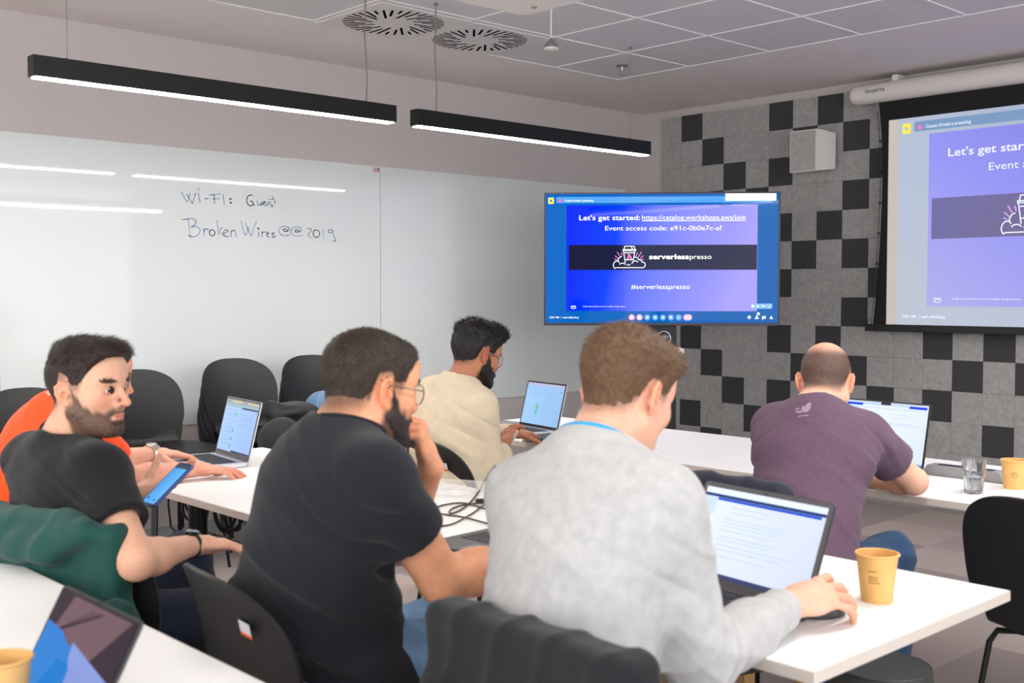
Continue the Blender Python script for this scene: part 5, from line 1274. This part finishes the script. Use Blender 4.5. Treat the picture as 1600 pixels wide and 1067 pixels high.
make_person('brown', 'man in a light grey sweater with a blue lanyard, seen from behind, using a mouse', J,
    dict(o=pt(979, 610, 2.18), fwd=cam_dir(.70, .71), pitch=22, neck=.057), np.array(HS['P4']) * np.array(.9), hairP4, None,
    dict(name='sweater', long=True, mat=M_gs, g=.020, sg=.013, girth=1.0, wr=.014, wf=22, wd=cam_dir(.5, 0, .85), er=.010, hem=.10), dict(name='trousers', mat=cloth('black_trousers', srgb(36, 35, 38))),
    dict(R=dict(d=cam_dir(.86, .40, .16), n=cam_dir(.10, .58, -.8), curls=[(.40, .40, .3), (.42, .45, .3), (.45, .45, .35), (.45, .5, .4)], spread=.24, thumb=(.30, .9, .5), sc=1.08),
         L=dict(d=cam_dir(.8, .55, -.05), n=V3(0, 0, -1))),
    vox=.005, hv=.0025, strands=14000, collar=dict(gap=.012, th=.009, tilt=.2, up=.0, lanyard=True))

# ---------------------------------------------------------------- the man in the cream sweater
J = dict(N=pt(722, 596, 4.38), SR=pt(744, 634, 4.25), SL=pt(680, 616, 4.52), C=pt(704, 665, 4.36), A=pt(700, 722, 4.30), P=pt(706, 793, 4.24), fw=cam_dir(.72, .69),
         ER=pt(768, 736, 4.28), WR=pt(785, 705, 4.50), EL=pt(738, 690, 4.70), WL=pt(798, 676, 4.90), KR=pt(830, 800, 4.5), KL=pt(790, 790, 4.65)); knee_foot(J)
hairP5 = dict(col=srgb(24, 20, 20), scalp=.8, scalp_col=srgb(52, 40, 34), ramp=.06, rough=.002,
    t=lambda l: .003 + .016 * sstep(.03, .08, l[:, 2] + .2 * l[:, 1]), flow=lambda l: np.stack([0 * l[:, 0], -.7 + 0 * l[:, 0], .3 - 8 * np.maximum(.05 - l[:, 2], 0)], 1), len=lambda l: .007 + .02 * sstep(.03, .08, l[:, 2]), lift=.35, jit=.25, w=.0009,
    lumps=[((0, .066, .086), (.05, .03, .024), .03)])
M_cr = cloth('cream_knit', srgb(204, 188, 162), bump=.2)
make_person('black', 'man in a cream sweater with round glasses typing on the silver laptop', J,
    dict(o=pt(744, 551, 4.40), fwd=cam_dir(.78, .62), pitch=16, neck=.056), HS['P5'], hairP5, None,
    dict(name='sweater', long=True, mat=M_cr, g=.018, sg=.012, wr=.006, er=.008, hem=.06), dict(name='trousers', mat=cloth('dark_trousers', srgb(44, 44, 50))),
    dict(R=dict(d=cam_dir(.15, .5, .5), n=cam_dir(.6, .5, -.3), curls=[(.4, .5, .4)] * 4), L=dict(d=cam_dir(.75, .6, -.12), n=V3(0, 0, -1), curls=[(.4, .6, .4)] * 4)),
    beard=dict(col=srgb(26, 20, 20), t=.006, n=1500, len=.007, shade=.95), glasses=dict(mat=mat('frame_gold', srgb(176, 164, 140), .3, metal=.8, noise=.02), r=(.026, .024), th=.0018), vox=.0065, hv=.0033, strands=4000,
    collar=dict(gap=.010, mat=cloth('teal_collar', srgb(22, 92, 110)), th=.010, lanyard=True))

# ---------------------------------------------------------------- the man in purple
J = dict(N=pt(1277, 634, 3.50), SR=pt(1348, 680, 3.50), SL=pt(1214, 668, 3.58), C=pt(1270, 722, 3.45), A=pt(1252, 815, 3.36), P=pt(1240, 898, 3.30), fw=cam_dir(.30, .95),
         ER=pt(1428, 752, 3.60), WR=pt(1362, 748, 3.80), EL=pt(1205, 750, 3.78), WL=pt(1318, 742, 3.86), KR=pt(1392, 868, 3.47), KL=pt(1290, 880, 3.72)); knee_foot(J)
hairP6 = dict(shell=False, sink=-.0004, col=srgb(56, 43, 38), scalp=.93, scalp_col=srgb(74, 56, 50), bald=(.116, .072), ramp=.08, rough=.0006, t=lambda l: .0012 + 0 * l[:, 0], flow=lambda l: np.tile([[0, -.2, -1.]], (len(l), 1)), len=lambda l: .0035 + 0 * l[:, 0], lift=.5)
def x6(T_, J, L2W, fr):
    fX, fF, fU = fr(J['N'] - J['A'])
    b = MB(); c0 = J['N'] - fU * .055 - fF * .075 - fX * .03
    # small faded print between the shoulder blades follows the shirt surface
    sh = [c for c in T_.children if c.name.startswith('tshirt')][0]
    from mathutils.bvhtree import BVHTree
    bv = BVHTree.FromPolygons([v.co for v in sh.data.vertices], [p.vertices for p in sh.data.polygons])
    def put(u, v):
        o = Vector(c0 + fX * u + fU * v - fF * .2); h = bv.ray_cast(o, Vector(fF)); return (h[0] - Vector(fF) * .0012) if h[0] else o + Vector(fF) * .12
    for poly in ([(-.014, .004), (-.006, .016), (-.002, .012), (.006, .026), (.016, .022), (.014, .006), (.008, -.006), (-.004, -.008)], [(-.03, -.004), (-.01, -.002), (-.006, -.010), (-.024, -.010)], [(-.018, -.020), (.012, -.014), (.012, -.018), (-.018, -.024)], [(-.03, .006), (-.018, .008), (-.018, .002), (-.03, .0)]):
        b.add([tuple(put(*p)) for p in poly], [tuple(range(len(poly)))])
    wpart(b, 'shirt_print', mat('faded_print', srgb(150, 124, 148), .9, noise=.15, nscale=200), T_, label='small faded pale emblem on the upper back')
make_person('shaved', 'balding man in a purple t-shirt hunched over his laptop, seen from behind', J,
    dict(o=pt(1290, 592, 3.60), fwd=cam_dir(.36, .93), pitch=20, neck=.058), HS['P6'], hairP6, None,
    dict(name='tshirt', long=False, sleeve=dict(R=.60, L=.6), mat=cloth('purple_marl', srgb(96, 74, 91), noise=.09, nscale=60), g=.016, girth=1.04, wr=.009, w2=.001), dict(name='jeans', mat=cloth('blue_denim', srgb(40, 66, 96), noise=.1, bump=.35)),
    dict(R=dict(d=cam_dir(-.75, .3, .0), n=cam_dir(.1, .3, -.9), curls=[(.5, .7, .5)] * 4), L=dict(d=cam_dir(.75, .25, 0), n=cam_dir(.1, -.6, -.7), curls=[(.5, .7, .5)] * 4)),
    glasses=dict(mat=mat('frame_black', srgb(26, 24, 26), .3, noise=.02), th=.0016), vox=.006, hv=.003, strands=7000, extra=x6, collar=dict(gap=.007, rib=False))
def rotz(a): c, s_ = math.cos(a), math.sin(a); return np.array([[c, s_, 0], [-s_, c, 0], [0, 0, 1.]])
# ================================================================ CLOTHES ON CHAIRS
def cloth_heap(name, label, cat, prims, fdir, mt, base, vox=.006, amp=.014, f=38, seed=1, low=None, parts=None):
    pts = []
    for p in prims: pts += [np.array(p[1]) - .25, np.array(p[1]) + .25] if p[0] != 'cap' else [np.array(p[1]) - .12, np.array(p[2]) + .12, np.array(p[1]) + .12, np.array(p[2]) - .12]
    pts = np.array(pts); s = SDF(pts.min(0), pts.max(0), vox)
    for p in prims:
        if p[0] == 'slab': s.slab(p[1], p[2], p[3] if len(p) > 3 else np.eye(3), .03, k=.04)
        elif p[0] == 'ell': s.ell(p[1], p[2], p[3] if len(p) > 3 else None, k=.04)
        elif p[0] == 'sub': s.ell(p[1], p[2], p[3] if len(p) > 3 else None, k=.03, mode='sub')
        else: s.cap(p[1], p[2], p[3], p[4] if len(p) > 4 else None, k=.03)
    zt = pts[:, 2].max() - .25
    s.band(lambda P: amp * (folds(P, fdir, f, seed, 1.6) - .45) * (.35 + .65 * sstep(zt, zt - .25, P[:, 2])) + .004 * wav(P, seed + 3, 30), .05)
    P, F = s.mesh(); P = relax(P, F, 1, .4)
    t = wthing(name, label, cat, base)
    nmesh('cloth', [(P, F)], mt, t); return t
R1 = rotz(.04)
M_green = cloth('green_softshell', srgb(24, 70, 64), rough=.7, spec=.25, sheen=.1)
t = cloth_heap('hooded_jacket', 'dark green hooded jacket hung over the chair back of the bearded man', 'jacket',
    [('slab', (1.035, 2.72, .69), (.042, .225, .165), rotz(.37)), ('slab', (1.02, 2.71, .50), (.05, .25, .16), rotz(.37)), ('cap', (.985, 2.97, .82), (1.04, 2.62, .85), .040, .036), ('cap', (.99, 2.97, .83), (.968, 2.87, .795), .036), ('cap', (.968, 2.87, .795), (.970, 2.76, .785), .042), ('cap', (.970, 2.76, .785), (.998, 2.66, .795), .040), ('cap', (.998, 2.66, .795), (1.04, 2.57, .845), .034), ('ell', (.985, 2.76, .69), (.035, .10, .05), rotz(.37)), ('sub', (.93, 2.76, .735), (.03, .14, .012), rotz(.37)),
     ('cap', (1.07, 2.47, .66), (1.04, 2.40, .40), .045, .045), ('cap', (1.0, 2.93, .74), (.985, 2.985, .5), .045, .04)], V3(-.36, .93, .15), M_green, (1.08, 2.72, 0), amp=.020, f=21, seed=5)
M_dk = cloth('charcoal_fleece', srgb(35, 36, 39), bump=.25)
cloth_heap('draped_jacket', 'dark grey jacket draped over the nearest chair behind the grey sweater', 'jacket',
    [('slab', (1.20, 1.235, .72), (.045, .235, .165)), ('slab', (1.18, 1.23, .50), (.055, .25, .18)), ('cap', (1.17, 1.02, .78), (1.16, .98, .45), .045, .04), ('cap', (1.17, 1.42, .74), (1.15, 1.45, .45), .04, .04)], V3(0, 1, .1), M_dk, (1.2, 1.27, 0), amp=.020, f=30, seed=2)
cloth_heap('draped_jacket', 'navy jacket draped over the chair of the man in purple', 'jacket',
    [('slab', (2.70, 2.02, .70), (.045, .26, .150)), ('slab', (2.69, 2.02, .55), (.05, .27, .15)), ('cap', (2.69, 1.80, .84), (2.66, 2.24, .84), .03)], V3(0, 1, .1), cloth('navy_quilted', srgb(30, 34, 50), rough=.6, spec=.3), (2.7, 2.02, 0), amp=.014, f=24, seed=3)
# on the wall stack
cloth_heap('black_jacket', 'black jacket heaped on the chair stack below the blue cap', 'jacket',
    [('ell', tuple(at(455, 643, y=5.12)[:]), (.17, .13, .055)), ('ell', tuple(at(505, 650, y=5.10)[:]), (.16, .13, .06)), ('cap', tuple(at(425, 640, y=5.12)[:]), tuple(at(440, 665, y=5.05)[:]), .05)], V3(.5, .2, .8), cloth('black_nylon', srgb(20, 20, 23), rough=.5, spec=.4), tuple(at(470, 660, y=5.12)[:]), amp=.02, f=30, seed=7)
cloth_heap('backpack', 'dark grey backpack leaning on the chair stack behind the open grey laptop', 'bag',
    [('ell', tuple(at(440, 692, y=4.95)[:]), (.13, .10, .13)), ('ell', tuple(at(452, 720, y=4.95)[:]), (.15, .12, .12))], V3(.3, .2, .8), cloth('bag_grey', srgb(48, 48, 51), rough=.7), tuple(at(445, 740, y=4.95)[:]), amp=.008, f=24, seed=9)
cp0 = at(505, 640, y=5.08)
cap = thing('baseball_cap', 'light blue baseball cap lying on the black jacket on the chair stack', 'cap', tuple(cp0), .3)
def crown(u, v):
    a = 2 * PI * u; r = .088 * math.cos(v * PI / 2 * .98); return (r * math.cos(a), 1.15 * r * math.sin(a), .098 * math.sin(v * PI / 2) ** .8)
MB().grid(crown, 32, 10, .002).build('crown', cloth('cap_blue', srgb(98, 128, 158)), cap, smooth=True)
b = MB()
for k in range(6): a = k * PI / 3 + .3; b.tube([tuple(Vector(crown(a / 2 / PI, v / 8)) * 1.006) for v in range(9)], .002, 5)
b.build('panel_seams', cloth('cap_seam', srgb(136, 160, 184)), cap, smooth=True)
MB().grid(lambda u, v: (-.055 - .0 + (2 * u - 1) * 0 + (1 - abs(2 * u - 1) ** 2) * -.085 * v - .015, (2 * u - 1) * .078, .012 - .018 * v + .016 * (2 * u - 1) ** 2 * -1), 12, 6, .003).build('brim', MATS['cap_blue'], cap, smooth=True)
MB().ball((0, 0, .098), (.007, .007, .004), 8, 6).build('top_button', MATS['cap_seam'], cap)

# ================================================================ THINGS ON THE TABLES
M_kraft = mat('kraft_paper', srgb(222, 172, 104), .7, noise=.03, nscale=60); M_kin = mat('kraft_paper_inside', srgb(214, 156, 84), .7, noise=.03); M_kprint = mat('cup_print', srgb(166, 118, 64), .7, noise=.1)
def cup(lb, x, y, r0=.032, r1=.044, h=.104, mark=None, rz=0):
    t = thing('paper_cup', lb, 'cup', (x, y, TZ), rz, 'kraft paper cups')
    MB().lathe([(r0 - .0005, .004), (r0, 0), (r0 + .0005, .002), (r1 - .001, h - .004), (r1 - .0016, h - .002), (r0 - .002, .006), (0, .006)], n=40).build('wall', M_kraft, t, smooth=True)
    MB().tube([(r1 * math.cos(a), r1 * math.sin(a), h - .003) for a in [2 * PI * k / 40 for k in range(41)]], .0026, 8, False).build('rolled_rim', M_kraft, t, smooth=True)
    b = MB()
    def on(a, z): r = r0 + (r1 - r0) * z / h + .0004; return (r * math.cos(a), r * math.sin(a), z)
    if mark == 'lines':
        for k, (L, z) in enumerate(((.35, .068), (.52, .056), (.46, .050), (.62, .044))):
            q = 0
            while q < L:
                w_ = .05 + .04 * ((k * 7 + int(q * 50)) % 3) / 2; b.add([on(q, z), on(q + w_, z), on(q + w_, z + .0035), on(q, z + .0035)], [(0, 1, 2, 3)]); q += w_ + .025
        b.build('printed_lines', M_kprint, t)
    elif mark == 'ring':
        b.tube([on(.25 * math.cos(a), .05 + .009 * math.sin(a)) for a in [2 * PI * k / 24 for k in range(25)]], .0007, 4); b.tube([on(.12, .052), on(-.12, .052), on(0, .046)], .0007, 4)
        b.build('printed_ring', mat('ring_print', srgb(120, 92, 56), .7, noise=.1), t)
    return t
toc = lambda x, y: math.atan2(-y, -x)
cup('kraft paper cup standing alone near the front corner of the middle table', 2.192, 1.209, mark='lines', rz=toc(2.192, 1.209) - .45)
cup('kraft paper cup beside the water glass on the far table', 3.80, 1.60, h=.098, mark='ring', rz=toc(3.8, 1.6))
q_ = at(2, 1030, z=TZ + .10)
cup('kraft paper cup cut off by the lower left corner, beside the near laptop', q_.x, q_.y, h=.104)

M_glass = mat('clear_glass', (1, 1, 1), .02, trans=1, ior=1.45, spec=.5); M_water = mat('water', (.97, .99, 1), .0, trans=1, ior=1.33)
def tumbler(lb, x, y, h=.105, water=.05):
    t = thing('glass_tumbler', lb, 'glass', (x, y, TZ), .2, 'clear glass tumblers')
    n = 40; v = []; f = []
    prof = [(.0275, 0), (.029, .002), (.033, .055), (.036, .062), (.0385, h), (.0365, h), (.034, .064), (.030, .054), (.0265, .010), (0, .009)]
    for i, (r, z) in enumerate(prof):
        for k in range(n):
            a = 2 * PI * k / n; fl = 1 - (.045 * (abs(math.cos(a * 5)) ** .6) if i in (1, 2) else 0); v.append((r * fl * math.cos(a), r * fl * math.sin(a), z))
    for i in range(len(prof) - 1):
        for k in range(n): f.append((i * n + k, i * n + (k + 1) % n, (i + 1) * n + (k + 1) % n, (i + 1) * n + k))
    f.append(tuple(range(n))[::-1])
    MB().add(v, f).build('glass_body', M_glass, t, smooth=True)
    if water: MB().lathe([(0, .0095), (.0262, .0105), (.0295, water), (0, water)], n=32).build('water', M_water, t, smooth=True)
    return t
tumbler('clear glass tumbler with water beside the elbow of the man in purple', 3.616, 1.655, .112, .055)
q_ = at(468, 677, z=TZ + .105); tumbler('clear glass tumbler mostly hidden behind the man in black', q_.x, q_.y, .105, 0)
q_ = at(916, 634, z=TZ + .105); tumbler('clear glass tumbler behind the head of the man in the grey sweater', q_.x, q_.y, .115, .04)

sb = thing('power_socket_box', 'low grey power socket box set on the far table behind the glass', 'socket box', (*at(1512, 745, z=TZ).xy, TZ), PI / 2)
MB().add([(-.15, -.05, 0), (.15, -.05, 0), (.15, .05, 0), (-.15, .05, 0), (-.13, -.02, .035), (.13, -.02, .035), (.13, .045, .035), (-.13, .045, .035)], [(0, 3, 2, 1), (4, 5, 6, 7), (0, 1, 5, 4), (1, 2, 6, 5), (2, 3, 7, 6), (3, 0, 4, 7)]).build('housing', mat('socket_grey', srgb(148, 148, 150), .5, noise=.03), sb)
MB().box((-.10, .0, .035), (.10, .03, .0365)).build('socket_slot', M_black, sb)
MB().box((-.19, -.07, 0), (.19, -.05, .002)).box((-.19, .05, 0), (.19, .065, .002)).build('trim_plate', M_grey, sb)

nb_ = thing('notebook', 'black notebook with cream pages and rounded flap beside the silver laptop', 'notebook', (*at(856, 688, z=TZ).xy, TZ), -PI / 2 + .1)
MB().plate(-.07, -.10, .07, .10, 0, .003, .006).plate(-.07, -.10, .07, .10, .017, .020, .006).build('cover', M_black, nb_)
MB().box((-.066, -.096, .003), (.066, .096, .017)).build('pages', mat('cream_pages', srgb(226, 214, 186), .8, noise=.05, nscale=200), nb_)
MB().box((-.002 + .045, -.1005, 0), (.049, .1005, .0206)).build('elastic_band', M_bmetal, nb_)
q_ = at(889, 678, z=TZ + .006)
tag(MB().tube([(-.065, 0, 0), (-.05, 0, 0), (.06, 0, 0), (.07, 0, 0)], [.002, .0045, .0045, .002], 10).build('ballpoint_pen', mat('pen_blue', srgb(40, 48, 150), .35, noise=.03), smooth=True, loc=(q_.x, q_.y, TZ + .005), rot=(0, 0, 1.9)), 'dark blue pen lying beside the black notebook', 'pen')
q_ = at(792, 661, z=TZ + .008)
tb = thing('tablet', 'closed thin grey tablet at the left end of the far table', 'tablet', (q_.x, q_.y, TZ), -PI / 2)
MB().plate(-.12, -.085, .12, .085, 0, .007, .01).build('shell', M_alu, tb); MB().plate(-.115, -.08, .115, .08, .007, .0075, .008).build('cover', M_grey, tb)

ms = thing('computer_mouse', 'black computer mouse under the hand of the man in the grey sweater', 'mouse', (*at(1283, 962, z=TZ).xy, TZ), -.5)
sm = SDF((-.06, -.05, -.01), (.06, .05, .06), .002); sm.ell((0, 0, .006), (.052, .031, .032), k=0); sm.cut((0, 0, .001), (0, 0, -1)); Pm, Fm = sm.mesh(); nmesh('shell', [(Pm, Fm)], mat('mouse_dark', srgb(52, 52, 55), .4, noise=.05), ms)
MB().tube([(.02, -.004, .037), (.02, .004, .037)], .006, 12).build('scroll_wheel', M_black, ms, smooth=True)

# crumpled clear plastic bag
q_ = at(690, 765, z=TZ)
rr = np.random.RandomState(3)
def crump(u, v):
    x, y = (u - .5) * .26, (v - .5) * .30
    p = np.array([[x * 9, y * 9, 0.]]); z = .012 + .020 * (1 - abs(2 * u - 1) ** 2) * (1 - abs(2 * v - 1) ** 2) + .012 * float(wav(p, 4, 1.6)[0]) + .008 * float(folds(p, V3(.6, .4, 0), 2.2, 4, 2)[0])
    return (x, y, max(z, .001 + .002 * u))
bg_ = MB().grid(crump, 26, 26).build('plastic_bag', mat('clear_film', (.95, .96, .97), .12, alpha=.38, spec=.8, noise=.02), smooth=25, loc=(q_.x, q_.y, TZ), rot=(0, 0, .4))
tag(bg_, 'crumpled clear plastic bag on the middle table beside the cables', 'plastic bag')

# cables on the middle table
def on_table(pts, dz=.004):
    out = []
    for p in pts: q = at(p[0], p[1], z=TZ + (p[2] if len(p) > 2 else dz)); out.append(q)
    for _ in range(2):
        Q = [out[0]]
        for a, b2 in zip(out, out[1:]): Q += [a.lerp(b2, .25), a.lerp(b2, .75)]
        Q.append(out[-1]); out = Q
    return [tuple(p) for p in out]
M_cab = mat('cable_brown_black', srgb(66, 52, 42), .5, noise=.1)
tag(MB().tube(on_table([(757, 752), (748, 768), (738, 782), (722, 796), (703, 804), (702, 797), (716, 790), (736, 787), (757, 786)]), .0028, 8).build('charging_cable', M_cab, smooth=True), 'dark cable curling across the middle table towards its far edge', 'cable')
tag(MB().tube(on_table([(775, 800), (750, 792), (725, 785), (700, 787), (678, 793), (676, 800), (695, 804), (722, 807), (752, 815), (775, 822)]), .0026, 8).build('charging_cable', M_cab, smooth=True), 'dark cable looping wide on the middle table beside the black laptop', 'cable')
tag(MB().tube(on_table([(660, 821), (690, 822), (708, 819), (728, 808), (745, 798), (752, 790), (770, 786)]), .0026, 8).build('charging_cable', M_cab, smooth=True), 'dark cable nearest the black laptop, running under the other loops', 'cable')
tag(MB().tube([tuple(at(775, 728, z=TZ + .06)), tuple(at(768, 738, z=TZ + .035)), tuple(at(757, 752, z=TZ + .006))], [.006, .0075, .004], 10).build('cable_plug', M_grey, smooth=True), 'grey cable plug standing off the far edge of the middle table', 'plug')
tag(MB().box((-.016, -.007, 0), (.016, .007, .011), .002).build('cable_connector', M_black, loc=(*at(751, 785, z=TZ).xy, TZ + .0005), rot=(0, 0, -.6)), 'small black cable connector lying on the middle table', 'connector')

# floor
q_ = at(1378, 1034, z=.42)
pf = thing('waste_bin', 'dark grey tapered waste bin with flat lid on the carpet under the middle table end', 'bin', (q_.x, q_.y, 0))
MB().lathe([(.17, 0), (.172, .01), (.128, .40), (.122, .412), (.10, .414), (0, .414)], n=40).build('body', mat('bin_grey', srgb(58, 60, 60), .5, noise=.05), pf, smooth=True)
MB().tube([(.124 * math.cos(a), .124 * math.sin(a), .41) for a in [2 * PI * k / 40 for k in range(41)]], .004, 6).build('rim', mat('bin_grey', (1, 1, 1)), pf, smooth=True)
M_wood = mat('light_wood', srgb(196, 152, 98), .55, noise=.12, nscale=12)
ws = thing('wooden_stool', 'light wooden stool under the middle table, only its legs showing', 'stool', (2.495, 1.79, 0), -.34)
MB().plate(-.15, -.15, .15, .15, .42, .435, .03).build('seat', M_bmetal, ws)
for sx in (-1, 1):
    for sy in (-1, 1): MB().box((sx * .13 - .018, sy * .13 - .018, 0), (sx * .13 + .018, sy * .13 + .018, .42), .003).build('leg', M_wood, ws)

# ================================================================ second level: pieces that sit on a part become that part's children
NEST = [(('keyboard', 'trackpad'), ('base',)), (('webcam',), ('bezel',)), (('title_strip', 'navy_bar', 'blue_bar', 'side_panel', 'text_lines', 'side_lines', 'task_bar', 'task_bar_button', 'tab_strip', 'tab_accent', 'grey_bar', 'dark_bar', 'page_gap', 'green_marks', 'bottom_bar', 'mauve_strip', 'pale_bar', 'green_chart', 'dark_dot', 'blue_tabs', 'notch', 'address_bar', 'pale_band', 'dock', 'dark_region', 'mauve_region', 'blue_window', 'lilac_region', 'window_arc', 'reflected_lamp', 'status_bar', 'display_icons'), ('display',)),
        (('glasses_lens',), ('glasses_rim',)), (('iris',), ('eye',)), (('watch_case',), ('watch_strap', 'watch_bracelet')), (('sticker',), ('backrest', 'glass_panel')), (('handwriting',), ('glass_panel',)), (('screw_cap', 'lens'), ('body',)), (('printed_lines', 'printed_ring', 'rolled_rim'), ('wall',)),
        (('top_button', 'panel_seams'), ('crown',)), (('headline', 'link_underline', 'dark_band', 'logo', 'logo_rays', 'footer'), ('slide',)), (('pink_call_button', 'blue_call_button', 'button_marks', 'button_core', 'call_badge', 'badge_mark', 'notification', 'slide_control'), ('backdrop',)), (('pink_button', 'caption'), ('title_bar',)),
        (('badge',), ('grille',)), (('casing_lettering',), ('casing',)), (('collar', 'necklace', 'shirt_print', 'lanyard'), ('tshirt', 'sweater')), (('eyebrows',), ('hair',)), (('bell_rim',), ('bell',)), (('slot_ring',), ('faceplate',)), (('socket_slot',), ('housing',)), (('scroll_wheel',), ('shell',))]
stem_ = lambda o: o.name.rsplit('.', 1)[0] if o.name[-3:].isdigit() and '.' in o.name else o.name
for root in [o for o in COL.objects if o.parent is None and len(o.children)]:
    kids = sorted(root.children, key=lambda o: o.name)
    for names, hosts in NEST:
        H_ = [k for k in kids if stem_(k) in hosts]
        if not H_: continue
        for n_ in names:
            for i, c_ in enumerate([k for k in kids if stem_(k) == n_]):
                h = H_[min(i, len(H_) - 1)] if n_ in ('iris', 'glasses_lens') else H_[0]
                if n_ == 'headline' and root.get('category') not in ('television', 'projection screen'): continue
                inv = (h.matrix_parent_inverse @ h.matrix_basis).inverted() @ c_.matrix_parent_inverse
                c_.parent = h; c_.matrix_parent_inverse = inv
